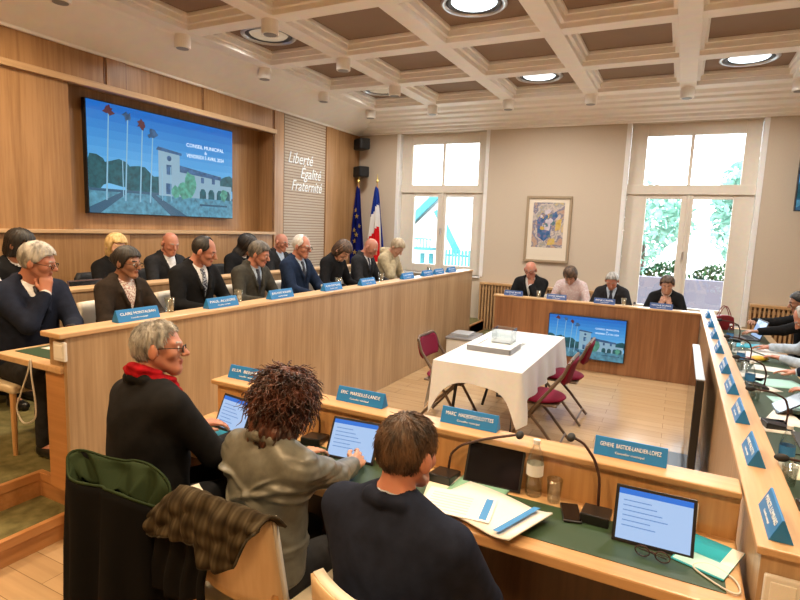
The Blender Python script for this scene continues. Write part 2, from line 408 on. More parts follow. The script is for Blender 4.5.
def person(label, group=None, top=(0, 0, 1.35), floor=0.0, face=(0, 1), lean=5, side=0, twist=0, head=(0, 0, 0), bw=1.0, bd=1.0,
           arms=None, skin='fair', hair='short', haircol='dark', topwear='suit', topcol='black', shirt='white', tie='tie_dark',
           glasses=False, scarf=None, vox=.008, legs='charcoal', desk=.74, wrinkle=.0, strands=0, name='person'):
    rz = math.atan2(-face[0], face[1]); Rz = rzm(rz)
    piv = np.array([0, 0, .52]); Mt = rzm(R(twist))@ry(R(side))@rx(-R(lean))
    T = lambda p: piv+Mt@(np.array(p, float)-piv)
    hy, hp, hr = head
    Hm = Mt@rzm(R(hy))@rx(-R(hp))@ry(R(hr)); Hp = T((0, .005, 1.15))
    H = lambda p: Hp+Hm@(np.array(p, float)+np.array([0, .022, .118]))
    ptop = H((0, -.012, .121))
    s = (top[2]-floor)/ptop[2]; s = min(max(s, .86), 1.12)
    loc = np.array([top[0], top[1], 0])-Rz@(np.array([ptop[0], ptop[1], 0])*s); loc[2] = floor
    W2L = lambda w: (Rz.T@(np.array(w, float)-loc))/s
    zd = desk/s
    # ---- arms
    A = {}
    for sd, nm in ((1, 'R'), (-1, 'L')):
        a = dict((arms or {}).get(nm, {}))
        w = W2L(a['world']) if 'world' in a else np.array(a.get('w', (sd*.15, .40, zd+.045)), float)
        S = T((sd*.172*bw, -.012, 1.045)); L1, L2 = .285, .25
        v = w-S; d = np.linalg.norm(v)
        if d > L1+L2-.005: w = S+v/d*(L1+L2-.005); v = w-S; d = L1+L2-.005
        pole = np.array(a.get('pole', (sd*.7, -.25, -1)), float); e = v/d
        pole = nrm(pole-e*(pole@e)); ca = (L1*L1+d*d-L2*L2)/(2*L1*d); ca = max(-1, min(1, ca))
        E_ = S+e*L1*ca+pole*L1*math.sqrt(1-ca*ca)
        f = nrm(a.get('dir', nrm(w-E_)*[1, 1, .35])); n = np.array(a.get('palm', (0, 0, -1)), float); n = nrm(n-f*(n@f))
        A[nm] = (S, E_, w, f, n, sd, a.get('curl', .45))
    # ---- anatomy
    def torso(F, off=0, k=.05):
        F.ell(T((0, -.01, .60)), (.165*bw+off, .125*bd+off, .13+off), Mt, k)
        F.ell(T((0, .005, .74)), (.150*bw+off, .118*bd+off, .18+off), Mt, k)
        F.ell(T((0, -.008, .93)), (.166*bw+off, .112*bd+off, .19+off), Mt, k)
        F.cone(T((-.13*bw, -.015, 1.035)), T((.13*bw, -.015, 1.035)), .064+off, .064+off, k)
        for q in (-1, 1): F.cone(T((q*.11, -.022, 1.07)), T((q*.035, -.022, 1.135)), .045+off*.8, .042+off*.5, .04)
    def arm(F, off=0, end=0, k=.03):
        for S, E_, w, f, n, sd, cu in A.values():
            F.cone(S, E_, .056+off, .043+off, k); we = w-nrm(w-E_)*end
            F.cone(E_, we, .043+off, .028+off*1.1, .02)
    knees = {}
    def leg(F, off=0, upto=.08):
        for q in (-1, 1):
            K = (q*.12, .42, .50); An = (q*.12, .38, upto)
            F.cone((q*.085, 0, .545), K, .088*bw+off, .062+off, .03); F.cone(K, An, .058+off, .042+off, .02)
    B_ = Field(); torso(B_, 0); B_.cone(T((0, -.02, 1.07)), H((0, -.03, -.05)), .058, .054, .03); arm(B_); leg(B_)
    for q in (-1, 1): B_.cone((q*.12, .38, .07), (q*.12, .52, .035), .035, .03, .02)
    # head
    def skull(F, off=0, k=.02):
        F.ell(H((0, -.012, .030)), (.076+off, .095+off, .089+off), Hm, k)
    skull(B_)
    B_.cone(H((0, .03, .0)), H((0, .068, -.088)), .058, .026, .03)
    for q in (-1, 1):
        B_.cone(H((q*.050, .0, -.045)), H((q*.015, .066, -.092)), .022, .022, .025)
        B_.ell(H((q*.040, .056, -.022)), (.026, .026, .024), Hm, .02)
        B_.cone(H((q*.012, .083, .026)), H((q*.046, .066, .026)), .012, .011, .012)
        B_.ell(H((q*.086, -.012, -.006)), (.013, .022, .035), Hm@rzm(R(-q*22)), .006)
        B_.p.append((H((q*.031, .094, .004)).astype('f4'), .02, (lambda c: (lambda P: np.sqrt(((P-c)**2).sum(1))-.015))(H((q*.031, .096, .004)).astype('f4')), -.008))
        B_.ell(H((q*.031, .0765, .004)), (.0135,)*3, None, .002)
        B_.ell(H((q*.011, .102, -.027)), (.009, .010, .008), Hm, .006)
    B_.chain([H((0, .086, .022)), H((0, .102, -.004)), H((0, .117, -.022))], [.009, .0105, .0125], .010)
    B_.ell(H((0, .090, -.051)), (.022, .011, .0065), Hm, .006); B_.ell(H((0, .088, -.062)), (.019, .011, .007), Hm, .006)
    # hands
    for S, E_, w, f, n, sd, cu in A.values():
        lat = nrm(np.cross(n, f))*(-1)                       # towards the little finger or the thumb
        th = nrm(np.cross(f, n)) if sd > 0 else -nrm(np.cross(f, n))   # towards the thumb
        for i, (o, L) in enumerate(zip((.030, .010, -.010, -.029), (.92, 1.0, .95, .76))):
            k0 = w+f*.012+th*o*.55; k1 = w+f*(.088-.004*i)+th*o
            B_.cone(k0, k1, .015, .0115, .014)
            ang = 0; p = k1; dr = nrm(f+th*o*3)
            for j, (ln, r1, r2) in enumerate(((.042, .0095, .0085), (.027, .0085, .0078), (.021, .0078, .0062))):
                ang += cu*(.55 if j == 0 else .9); dd = nrm(dr*math.cos(ang)+n*math.sin(ang)); p2 = p+dd*ln*L
                B_.cone(p, p2, r1, r2, .004); p = p2
        t0 = w+f*.018+th*.022; t1 = w+f*.05+th*.05+n*.014; t2 = w+f*.078+th*.056+n*.022; t3 = w+f*.1+th*.052+n*.026
        B_.chain([t0, t1, t2, t3], [.015, .0115, .0095, .0075], .008)
    lo, hi = B_.bounds(); V, Q = polygonize(B_, lo, hi, vox)
    C = V[Q].mean(1); q = (C-Hp)@Hm-np.array([0, .022, .118]); ax = np.abs(q[:, 0])
    mi = np.zeros(len(Q), int)
    e = ((ax-.031)**2+(q[:, 2]-.004)**2); ey = (e < .0105**2) & (q[:, 1] > .078)
    if vox < .0075:
        mi[ey] = 1; mi[ey & (e < .0055**2)] = 2
        mi[(np.abs(q[:, 1]-.098) < .012) & (ax < .021) & (np.abs(q[:, 2]+.057) < .011)] = 3
    mi[(ax > .013) & (ax < .048) & (np.abs(q[:, 2]-.029-.1*(.03-np.abs(ax-.03))) < .0045) & (q[:, 1] > .06)] = 4
    root = np_mesh(name, V*s, Q, ['skin_'+skin, 'eye_white', 'iris', 'lip_'+skin, 'hair_'+haircol], None, mi)
    root.location = loc; root.rotation_euler = (0, 0, rz); tag(root, label, 'person', group)
    tq = lambda P: (P-piv.astype('f4'))@Mt.astype('f4')+piv.astype('f4')
    hq = lambda P: (P-Hp.astype('f4'))@Hm.astype('f4')-np.array([0, .022, .118], 'f4')
    def part(nm, f, b, mat, h=None):
        V, Q = polygonize(f, b[0], b[1], h or vox)
        return np_mesh(nm, V*s, Q, [mat], root)
    # ---- trousers and shoes
    F = Field(); F.ell(T((0, -.01, .59)), (.165*bw+.006, .125*bd+.006, .12), Mt, .05); leg(F, .012, .10)
    part('trousers', F, F.bounds(), 'cloth_'+legs, max(vox, .008))
    for q in (-1, 1):
        F2 = Field(); F2.cone((q*.12, .37, .045), (q*.12, .53, .035), .046, .037, .02); F2.cone((q*.12, .36, .045), (q*.12, .375, .10), .045, .045, .02)
        part('shoe', (lambda f_: (lambda P: np.maximum(f_(P), -P[:, 2])))(F2), F2.bounds(), 'shoe_black', max(vox, .008))
    # ---- upper clothes
    zb = .84 if topwear in ('suit', 'blazer') else 1.0
    Fs = Field(); torso(Fs, .007)
    col = [T((0, .058, 1.09)), T((.05, .035, 1.115)), T((.066, -.015, 1.14)), T((.04, -.06, 1.158)), T((0, -.070, 1.163))]
    mir = lambda pts: [T(np.array([-1, 1, 1])*(piv+Mt.T@(p-piv))) for p in pts]
    if topwear in ('suit', 'blazer', 'shirt'):
        for c_ in (col, mir(col)): Fs.chain(c_, [.010, .011, .011, .010, .010], .006)
    if topwear == 'shirt': arm(Fs, .012, .02)
    if topwear != 'hoodie': part('shirt' if topwear != 'shirt' else 'shirt', Fs, Fs.bounds(), 'cloth_'+shirt)
    if topwear == 'suit' and tie:
        def ft(P):
            d = np.abs(Fs(P)-.004)-.006; t = tq(P)
            w = np.interp(t[:, 2], [.78, .98, 1.055, 1.075, 1.10], [.040, .030, .016, .024, .020])
            return np.maximum.reduce([d, np.abs(t[:, 0])-w, .80-t[:, 2], t[:, 2]-1.105, .01-t[:, 1]])
        part('tie', ft, Fs.bounds(), tie, min(vox, .006))
    if topwear in ('suit', 'blazer', 'hoodie', 'scarfcoat'):
        Fj = Field(); torso(Fj, .022, .06); Fa = Field(); arm(Fa, .016, .035 if topwear != 'hoodie' else .02, .04)
        if topwear == 'hoodie':
            hd = [T((0, .05, 1.07)), T((.085, .0, 1.11)), T((.07, -.09, 1.13)), T((0, -.13, 1.12))]
            for c_ in (hd, mir(hd)): Fj.chain(c_, [.03, .04, .05, .055], .02)
        else:
            lp = [T((.008, .135*bd, zb+.01)), T((.045, .135*bd, .95)), T((.078, .095, 1.04)), T((.085, .02, 1.105)), T((.058, -.068, 1.145)), T((0, -.088, 1.153))]
            for c_ in (lp, mir(lp)): Fj.chain(c_, [.008, .014, .014, .017, .021, .022], .012)
        if topwear == 'scarfcoat':
            cl = [T((.02, .10, 1.06)), T((.09, .03, 1.10)), T((.07, -.07, 1.14)), T((0, -.095, 1.15))]
            for c_ in (cl, mir(cl)): Fj.chain(c_, [.02, .022, .024, .025], .012)
        ph = rng.uniform(0, 6, 4); folds = [(rng.uniform(-.17, .17), rng.uniform(.56, 1.0), rng.uniform(-.65, .65), rng.uniform(.007, .014), rng.uniform(.05, .12), rng.uniform(.5, 1)) for _ in range(34)]
        def fj(P):
            d = Fj(P); t = tq(P); da = Fa(P)
            d = d+.0035*np.sin(t[:, 2]*38+3*np.sin(t[:, 0]*9+ph[0])+ph[1])*np.sin(t[:, 0]*17+t[:, 1]*13+ph[2])
            if wrinkle:
                for fx, fz, fa, fw, fl_, fs in folds:
                    ex, ez = t[:, 0]-fx, t[:, 2]-fz; al = ex*math.cos(fa)+ez*math.sin(fa); ac = ez*math.cos(fa)-ex*math.sin(fa)+al*al*1.5
                    d = d-wrinkle*fs*np.exp(-(ac/fw)**2-(al/fl_)**2)
                tt = t[:, 2]*60+t[:, 0]*30*np.sin(ph[1]); da = da-wrinkle*.35*np.sin(tt)**3
            if topwear in ('suit', 'blazer'):
                cv = np.maximum.reduce([np.abs(t[:, 0])-np.clip((t[:, 2]-zb)/(1.07-zb), 0, 1.2)*.062, zb-t[:, 2], .02-t[:, 1]])
                d = np.maximum(d, -cv)
            d = smin(d, da, .035)
            r = np.sqrt(t[:, 0]**2+(t[:, 1]+.012)**2); d = np.maximum(d, -np.maximum(r-.062, 1.05-t[:, 2]))
            return d
        part('jacket' if topwear in ('suit', 'blazer') else ('hooded_top' if topwear == 'hoodie' else 'coat'), fj, (np.minimum(Fj.bounds()[0], Fa.bounds()[0]), np.maximum(Fj.bounds()[1], Fa.bounds()[1])), 'cloth_'+topcol)
        if topwear in ('suit', 'scarfcoat'):
            for S, E_, w, f, n, sd, cu in A.values():
                e_ = nrm(w-E_); Fc = Field(); Fc.cone(w-e_*.06, w-e_*.012, .037, .036, .0); part('shirt_cuff', Fc, Fc.bounds(), 'cloth_'+shirt, min(vox, .006))
    if topwear == 'sweater':
        Fj = Field(); torso(Fj, .018, .06); arm(Fj, .014, .02, .04)
        def fj(P):
            d = Fj(P); t = tq(P); r = np.sqrt(t[:, 0]**2+(t[:, 1]-.01)**2)
            return np.maximum(d, -np.maximum(r-.068, 1.06-t[:, 2]))
        part('pullover', fj, Fj.bounds(), 'cloth_'+topcol)
    if scarf:
        sp = [T((0, .085, 1.09)), T((.065, .05, 1.115)), T((.078, -.02, 1.15)), T((.05, -.075, 1.178)), T((0, -.092, 1.183))]
        Fc = Field()
        for c_ in (sp, mir(sp)): Fc.chain(c_, [.030, .032, .030, .028, .028], .012)
        Fc.chain([T((.02, .10, 1.07)), T((.05, .135, .98)), T((.045, .14, .90))], [.028, .032, .03], .015)
        def fsx(P):
            t = tq(P); return Fc(P)+.004*np.sin(t[:, 2]*160+t[:, 0]*40)
        part('scarf', fsx, Fc.bounds(), scarf, min(vox, .006))
    # ---- hair
    if hair:
        YS = [-.13, -.05, -.012, .012, .035, .055, .075, .13]
        prof = {'short': ([-.072, -.066, -.004, .014, .032, .070, .083, .085], .013),
                'swept': ([-.062, -.058, -.004, .012, .055, .094, .108, .12], .013),
                'full': ([-.080, -.07, -.012, .006, .028, .062, .074, .080], .020),
                'fringe': ([-.065, -.062, -.03, -.002, .022, .045, .06, .2], .008),
                'receding': ([-.07, -.062, -.004, .012, .035, .09, .11, .12], .014),
                'updo': ([-.085, -.08, -.055, -.04, .012, .055, .068, .074], .021),
                'bob': ([-.115, -.115, -.11, -.10, -.075, .052, .060, .062], .024),
                'long': ([-.20, -.20, -.19, -.16, -.10, .055, .064, .066], .034),
                'curly': ([-.19, -.19, -.185, -.17, -.12, .05, .06, .06], .040)}[hair]
        Fh = Field(); skull(Fh, prof[1])
        if hair in ('bob', 'long', 'curly'):
            ex = {'bob': -.075, 'long': -.15, 'curly': -.12}[hair]; wd = {'bob': .068, 'long': .075, 'curly': .092}[hair]
            Fh.ell(H((0, -.03, ex)), (wd+.012, .082+prof[1]*.5, .085 if hair != 'long' else .10), Hm, .06)
        if hair == 'updo': Fh.ell(H((0, -.125, .01)), (.045, .04, .042), Hm, .02)
        ph = rng.uniform(0, 6, 3)
        def fh(P):
            h_ = hq(P); d = Fh(P); az = np.arctan2(h_[:, 0], h_[:, 1]+.02)
            amp = .0022 if hair in ('short', 'fringe', 'receding') else .004
            if hair == 'curly':
                d = d+.012*np.sin(h_[:, 0]*70+ph[0])*np.sin(h_[:, 2]*60+ph[1])*np.sin(h_[:, 1]*65+ph[2])
            d = d+amp*np.sin(az*26+h_[:, 2]*30+2*np.sin(h_[:, 1]*40))
            d = np.maximum(d, np.interp(h_[:, 1], YS, prof[0])-h_[:, 2]+.004*np.sin(h_[:, 0]*130))
            if hair == 'fringe':
                d = np.maximum(d, -np.maximum.reduce([np.abs(h_[:, 0])-.066, .055-h_[:, 2]-.25*h_[:, 1]*0]))
            if hair == 'receding':
                d = np.maximum(d, -np.maximum(np.sqrt(h_[:, 0]**2+(h_[:, 1]-.07)**2)-.07, .04-h_[:, 2]))
            return d
        b = Fh.bounds(); V, Q = polygonize(fh, b[0]-.02, b[1]+.02, min(vox, .0065))
        if strands and len(V):
            N = strands; K = 9 if hair != 'curly' else 22; n4 = 4
            h_ = (V-Hp)@Hm-np.array([0, .022, .118])
            nr = h_-np.array([0, -.012, .0 if hair == 'curly' else .03]); nr /= np.linalg.norm(nr, axis=1)[:, None]
            sel = rng.integers(0, len(V), N); p = h_[sel]; no = nr[sel]
            crown = np.array([0, -.05, .12]); fl = p-crown; fl[:, 2] -= .05; fl -= no*(fl*no).sum(1)[:, None]; fl /= np.linalg.norm(fl, axis=1)[:, None]+1e-6
            fl += rng.normal(0, .18 if hair == 'curly' else .10, fl.shape); sd_ = np.cross(no, fl); t = np.linspace(0, 1, K)
            if hair == 'curly':
                no = no*.6
                Ls = rng.uniform(.05, .10, N); rr = rng.uniform(.004, .008, N); w_ = rng.uniform(1.5, 2.8, N)*2*PI; f0 = rng.uniform(0, 6, N); rad = .0034
            else:
                Ls = rng.uniform(.014, .030, N); rr = np.full(N, .0008); w_ = np.full(N, 3.); f0 = rng.uniform(0, 6, N); rad = .0011
            an = t[None]*w_[:, None]+f0[:, None]
            pts = p[:, None]+fl[:, None]*(t[None, :, None]*Ls[:, None, None])+sd_[:, None]*(np.cos(an)*rr[:, None])[..., None]+no[:, None]*(np.sin(an)*rr[:, None]+.001)[..., None]
            if hair == 'curly':
                bad = (pts[..., 1] > .045) & (pts[..., 2] < .05) & (np.abs(pts[..., 0]) < .075); keep = ~bad.any(1); pts = pts[keep]; N = len(pts)
                f_ = fl[keep]; sd2 = sd_[keep]; n2 = no[keep]
            else:
                f_, sd2, n2 = fl, sd_, no
            rt = rad*np.clip(np.minimum(t*6+.3, (1-t)*4+.15), 0, 1)
            th = np.arange(n4)/n4*2*PI
            ring = sd2[:, None, None]*np.cos(th)[None, None, :, None]+n2[:, None, None]*np.sin(th)[None, None, :, None]
            SV = (pts[:, :, None]+ring*rt[None, :, None, None]).reshape(-1, 3)
            base = np.arange(N)[:, None, None]*K*n4; i_ = np.arange(K-1)[None, :, None]*n4; k_ = np.arange(n4)[None, None]; k2 = (k_+1) % n4
            SQ = np.stack([base+i_+k_, base+i_+k2, base+i_+n4+k2, base+i_+n4+k_], -1).reshape(-1, 4)
            SV = (SV+np.array([0, .022, .118]))@Hm.T+Hp
            Q = np.concatenate([Q, SQ+len(V)]); V = np.concatenate([V, SV])
        np_mesh('hair', V*s, Q, ['hair_'+haircol], root)
    if glasses:
        g = MB()
        for q in (-1, 1):
            g.tube([H((q*.032+.021*math.cos(a), .108-.004*abs(math.cos(a)), .002+.016*math.sin(a)))*s for a in np.linspace(0, 2*PI, 15)], .0022*s, 5)
            g.tube([H((q*.053, .104, .006))*s, H((q*.078, .06, .008))*s, H((q*.084, -.005, .006))*s], .002*s, 5)
        g.tube([H((-.011, .110, .004))*s, H((0, .114, .006))*s, H((.011, .110, .004))*s], .002*s, 5)
        g.build('glasses', 'matte_black', root)
    return root
# ------------------------------------------------------------------ room shell
XL, XR, YB, YF = -5.69, 3.4, 9.3, -2.6          # front plane of panelling, right wall, window wall, rear wall
struct(box('floor', XL-.3, XR+.1, YF-.1, YB+.4, -.1, 0, 'parquet', bevel=0))
# window wall with two openings
W1, W2, ZT = (-4.83, -3.13), (-.86, .89), 3.57
W1B, W2B = 1.05, .62
m = MB()
for x0, x1, z0, z1 in ((XL-.4, W1[0], 0, 4.1), (W1[0], W1[1], 0, W1B), (W1[0], W1[1], ZT, 4.1), (W1[1], W2[0], 0, 4.1), (W2[0], W2[1], 0, W2B), (W2[0], W2[1], ZT, 4.1), (W2[1], XR+.1, 0, 4.1)):
    m.box(x0, x1, YB, YB+.3, z0, z1)
struct(m.build('wall_back', 'plaster'))
m = MB()
for (x0, x1), zb in ((W1, W1B), (W2, W2B)):
    m.box(x0, x0+.02, YB-.012, YB+.12, zb, ZT); m.box(x1-.02, x1, YB-.012, YB+.12, zb, ZT); m.box(x0, x1, YB-.03, YB+.12, zb-.03, zb)
    m.box(x0-.045, x0, YB-.012, YB, zb, ZT); m.box(x1, x1+.045, YB-.012, YB, zb, ZT)
struct(m.build('trim_1', 'reveal_white', bevel=.003))
def window(n, cx, x0, x1, zb, zlow):
    fy0, fy1 = YB+.12, YB+.19
    m = MB(); U = [(-.62, -.025), (.025, .665)]; Lw = [(-.56, -.075), (.09, .60)]
    xs0, xs1 = x0+.02, x1-.02
    m.box(xs0, cx+U[0][0], fy0, fy1, 2.655, ZT); m.box(cx+U[1][1], xs1, fy0, fy1, 2.655, ZT)
    m.box(cx+U[0][0], cx+U[1][1], fy0, fy1, 3.385, ZT); m.box(cx+U[0][1], cx+U[1][0], fy0+.01, fy1-.01, 2.655, 3.385)
    m.box(xs0, xs1, fy0-.03, fy1, 2.51, 2.655)
    m.box(xs0, cx+Lw[0][0], fy0, fy1, zb, 2.51); m.box(cx+Lw[1][1], xs1, fy0, fy1, zb, 2.51)
    m.box(cx+Lw[0][1], cx+Lw[1][0], fy0-.01, fy1, zb, 2.51); m.box(cx+.0, cx+.035, fy0-.03, fy1, zb, 2.51)
    for a, b in Lw: m.box(cx+a, cx+b, fy0, fy1, zb, zlow); m.box(cx+a, cx+b, fy0, fy1, 2.445, 2.51)
    o = struct(m.build('window_%d' % n, 'frame_white', bevel=.006))
    for a, b, z0, z1 in ((*U[0], 2.655, 3.385), (*U[1], 2.655, 3.385), (*Lw[0], zlow, 2.445), (*Lw[1], zlow, 2.445)):
        p = MB().box(cx+a, cx+b, fy0+.03, fy0+.036, z0, z1).build('pane', 'pane_glass', o)
    h = MB().box(cx+.005, cx+.03, fy0-.07, fy0-.03, (zb+2.5)/2-.02, (zb+2.5)/2+.10).build('window_handle', 'silver', o, .003)
window(1, -3.98, W1[0], W1[1], W1B, 1.20); window(2, .01, W2[0], W2[1], W2B, .80)
# left panelling: niche with the television, pilasters, picture rail, shelf
m = MB()
m.box(XL-.4, XL-.3, YF-.1, YB+.3, 0, 4.1)
struct(m.build('wall_left', 'oak_wall'))
N0, N1, NZ0, NZ1 = 3.61, 6.78, 1.72, 3.25
m = MB(); m.box(XL-.3, XL, YF, N0, 0, 4); m.box(XL-.3, XL, N1, YB, 0, 4); m.box(XL-.3, XL, N0, N1, 0, NZ0-.04); m.box(XL-.3, XL, N0, N1, NZ1, 4)
struct(m.build('trim_2', 'oak_wall'))
m = MB(); m.box(XL-.02, XL+.045, YF, N1+.03, NZ1-.045, NZ1+.02); m.box(XL-.3, XL+.035, YF, N1+.02, NZ0-.04, NZ0)
struct(m.build('trim_3', 'oak_y', bevel=.006))
for i, (y0, y1) in enumerate(((1.6, 1.83), (4.03, 4.26), (5.39, 5.61), (6.78, 7.0), (8.16, 8.36))):
    top = MB()
    if y0 > 6.7: top.box(XL, XL+.022, y0, y1, .3, 3.6)
    else: top.box(XL, XL+.022, y0, y1, NZ1+.02, 3.6); top.box(XL, XL+.022, y0, y1, .3, NZ0-.04)
    struct(top.build('trim_%d' % (4+i), 'oak_wall', bevel=.003))
m = MB()                                                       # dark shadow-gap strips along the pilasters
for y in (4.02, 4.265, 5.38, 5.615, 6.77, 7.005, 8.15, 8.365):
    m.box(XL-.001, XL+.007, y-.013, y+.013, .3, NZ0-.05 if y < 6.7 else 3.6)
    if y < 6.7: m.box(XL-.001, XL+.007, y-.013, y+.013, NZ1+.02, 3.6)
struct(m.build('trim_9', 'trim_wood_y'))
sl = MB()                                                      # pale horizontal slats
z = .35
while z < 3.58: sl.box(XL+.001, XL+.016, 7.02, 8.13, z, z+.034); z += .045
struct(sl.build('trim_10', 'grey_slat', bevel=.003))
struct(MB().box(XL, XL+.004, 7.01, 8.14, .3, 3.6).build('trim_11', 'trim_wood_y'))
m = MB(); m.box(XR, XR+.1, YF-.1, YB+.3, 0, 4.1); struct(m.build('wall_right', 'plaster'))
m = MB(); m.box(XL-.3, XR, YF-.1, YF, 0, 4.1); struct(m.build('wall_front', 'plaster'))
# ceiling: coffers
ZB, ZP = 3.85, 4.0
struct(box('ceiling', XL-.3, XR+.1, YF-.1, YB+.3, ZP, ZP+.1, 'ceiling_taupe', bevel=0))
bx = [-4.97, -3.83, -2.56, -1.35, -.12, 1.12, 2.36]; by = [8.5-1.33*k for k in range(9)]
n = 12
for x in bx:
    m = MB(); m.box(x-.10, x+.10, YF, 8.6, ZB, ZP); m.box(x-.14, x+.14, YF, 8.6, ZB+.05, ZP); m.box(x-.17, x+.17, YF, 8.6, ZB+.11, ZP)
    struct(m.build('trim_%d' % n, 'ceiling_white', bevel=.006)); n += 1
for y in by:
    m = MB(); m.box(bx[0], XR, y-.10, y+.10, ZB+.003, ZP); m.box(bx[0], XR, y-.14, y+.14, ZB+.053, ZP); m.box(bx[0], XR, y-.17, y+.17, ZB+.113, ZP)
    struct(m.build('trim_%d' % n, 'ceiling_white', bevel=.006)); n += 1
pf = [(YB, 3.57), (YB-.05, 3.57), (YB-.06, 3.60), (YB-.11, 3.61), (YB-.12, 3.65), (YB-.20, 3.66), (YB-.22, 3.69), (YB-.34, 3.72), (YB-.36, 3.75), (YB-.48, 3.77), (YB-.50, 3.80), (YB-.62, 3.81), (8.62, 3.85), (8.5, 3.86), (8.5, 4.0), (YB, 4.0)]
struct(MB().prism([(y, z) for y, z in pf], XL, XR, 'x').build('trim_%d' % n, 'ceiling_white')); n += 1
pl = [(XL, 3.555), (XL+.03, 3.555), (XL+.04, 3.58), (-5.08, 3.83), (-5.06, 3.85), (-4.9, 3.855), (-4.9, 4.0), (XL, 4.0)]
struct(MB().prism(pl, YF, YB-.05, 'y').build('trim_%d' % n, 'ceiling_white')); n += 1
# dais, its carpet and steps
DX, DY0, DY1, DZ = -2.95, 1.87, 8.4, .30
m = MB(); m.box(XL, -3.38, YF, DY0, 0, DZ-.012); m.box(XL, DX-.02, DY0, YB, 0, DZ-.012)
struct(m.build('trim_%d' % n, 'step_wood_x')); n += 1
m = MB(); m.box(XL, -3.41, YF, DY0+.03, DZ-.012, DZ); m.box(XL, DX-.05, DY0+.03, YB, DZ-.012, DZ); m.box(-3.38, -3.07, YF, DY0-.001, .138, .15)
m.box(-2.92, -2.64, DY1+.05, YB-.15, .138, .15)
struct(m.build('carpet_floor', 'carpet')); bpy.data.objects['carpet_floor'].name = 'floor_carpet'
m = MB(); m.box(-3.41, -3.375, YF, DY0+.03, DZ-.05, DZ+.004); m.box(-3.375, DX, DY0-.005, DY0+.03, DZ-.05, DZ+.004)
struct(m.build('trim_%d' % n, 'step_wood_y', bevel=.004)); n += 1
m = MB(); m.box(-3.375, -3.05, YF, DY0-.006, 0, .138); m.box(-3.07, -3.035, YF, DY0-.006, .10, .154)
struct(m.build('trim_%d' % n, 'step_wood_y', bevel=.003)); n += 1
m = MB(); m.box(DX-.02, -2.64, DY1+.05, YB-.15, 0, .138); m.box(-2.66, -2.62, DY1+.05, YB-.15, .09, .154); m.box(DX-.06, DX-.02, DY1+.03, YB, 0, DZ+.004)
struct(m.build('trim_%d' % n, 'step_wood_y', bevel=.003)); n += 1

# ceiling lamps and white spot canisters
emit('lamp_glow', (.80, .93, 1, 1), 2.2, (.6, .6, .6, 1)); emit('lamp_dim', (1, .80, .55, 1), .22, (.35, .3, .25, 1), .2)
k = 0
def lamp(x, y, lit):
    o = thing('ceiling_lamp', '', 'lamp', (x, y, ZP), 0, 'round recessed ceiling lamps')
    MB().lathe([(.30, 0), (.315, -.02), (.30, -.035), (.27, -.03), (.262, -.008), (.262, 0)], 40, cap=False).build('trim_ring', 'silver', o, smooth=True)
    MB().lathe([(.262, -.004), (.262, -.018), (.225, -.022), (.215, -.006)], 40, cap=False).build('reflector', 'dark_grey', o, smooth=True)
    MB().lathe([(.217, -.006), (.20, -.020), (.12, -.028), (.001, -.030)], 40, cap=False).build('diffuser', 'lamp_glow' if lit else 'lamp_dim', o, smooth=True)
    return o
LL = {(.5, 7.83): 'glowing round ceiling lamp above the right-hand window', (-1.95, 7.83): 'dim round ceiling lamp above the framed picture', (-4.42, 7.83): 'round ceiling lamp nearest the flags in the corner',
      (-1.95, 5.17): 'large glowing round ceiling lamp at the top edge of the photo', (-4.42, 5.17): 'dim round ceiling lamp above the big wall screen',
      (.5, 5.17): 'round ceiling lamp over the right desk, out of the photo', (-4.42, 2.51): 'round ceiling lamp over the near end of the dais', (-1.95, 2.51): 'round ceiling lamp over the front desk', (.5, 2.51): 'round ceiling lamp over the corner of the front and right desks', (-1.95, -.15): 'round ceiling lamp behind the photographer', (-4.42, -.15): 'round ceiling lamp behind the steps', (.5, -.15): 'round ceiling lamp at the rear right'}
for (x, y), lb in LL.items():
    o = lamp(x, y, (x, y) in ((.5, 7.83), (-1.95, 5.17), (-1.95, 7.83))); o['label'] = lb
spots = [(-3.83, 5.83, 'white ceiling spot on the beam crossing left of the large glowing lamp'), (-3.83, 7.165, 'white ceiling spot on the beam between the corner lamp and the picture lamp'), (-3.83, 4.5, 'white ceiling spot at the top edge near the dim lamp'),
         (-5.05, 4.5, 'white ceiling spot above the big wall screen'), (-5.05, 5.83, 'white ceiling spot above the right end of the wall screen'), (-5.05, 7.165, 'white ceiling spot above the slatted panel'), (-5.05, 3.17, 'leftmost white ceiling spot at the top of the photo'),
         (-5.0, 8.5, 'white ceiling spot in the corner above the loudspeakers'), (-3.83, 8.5, 'white ceiling spot above the left window'), (-2.56, 8.5, 'white ceiling spot just right of the left window'), (-1.35, 8.5, 'white ceiling spot right of the framed picture'), (-.12, 8.5, 'white ceiling spot above the right window'), (1.12, 8.5, 'rightmost white ceiling spot')]
for x, y, lb in spots:
    o = thing('ceiling_spotlight', lb, 'spotlight', (x, y, ZB), 0, 'white ceiling spotlights')
    MB().lathe([(.085, .005), (.085, -.13), (.078, -.135)], 24).build('housing', 'ceiling_white', o, smooth=False)
    MB().lathe([(.066, -.136), (.064, -.139), (.001, -.139)], 20).build('grille', 'grey_plastic', o)

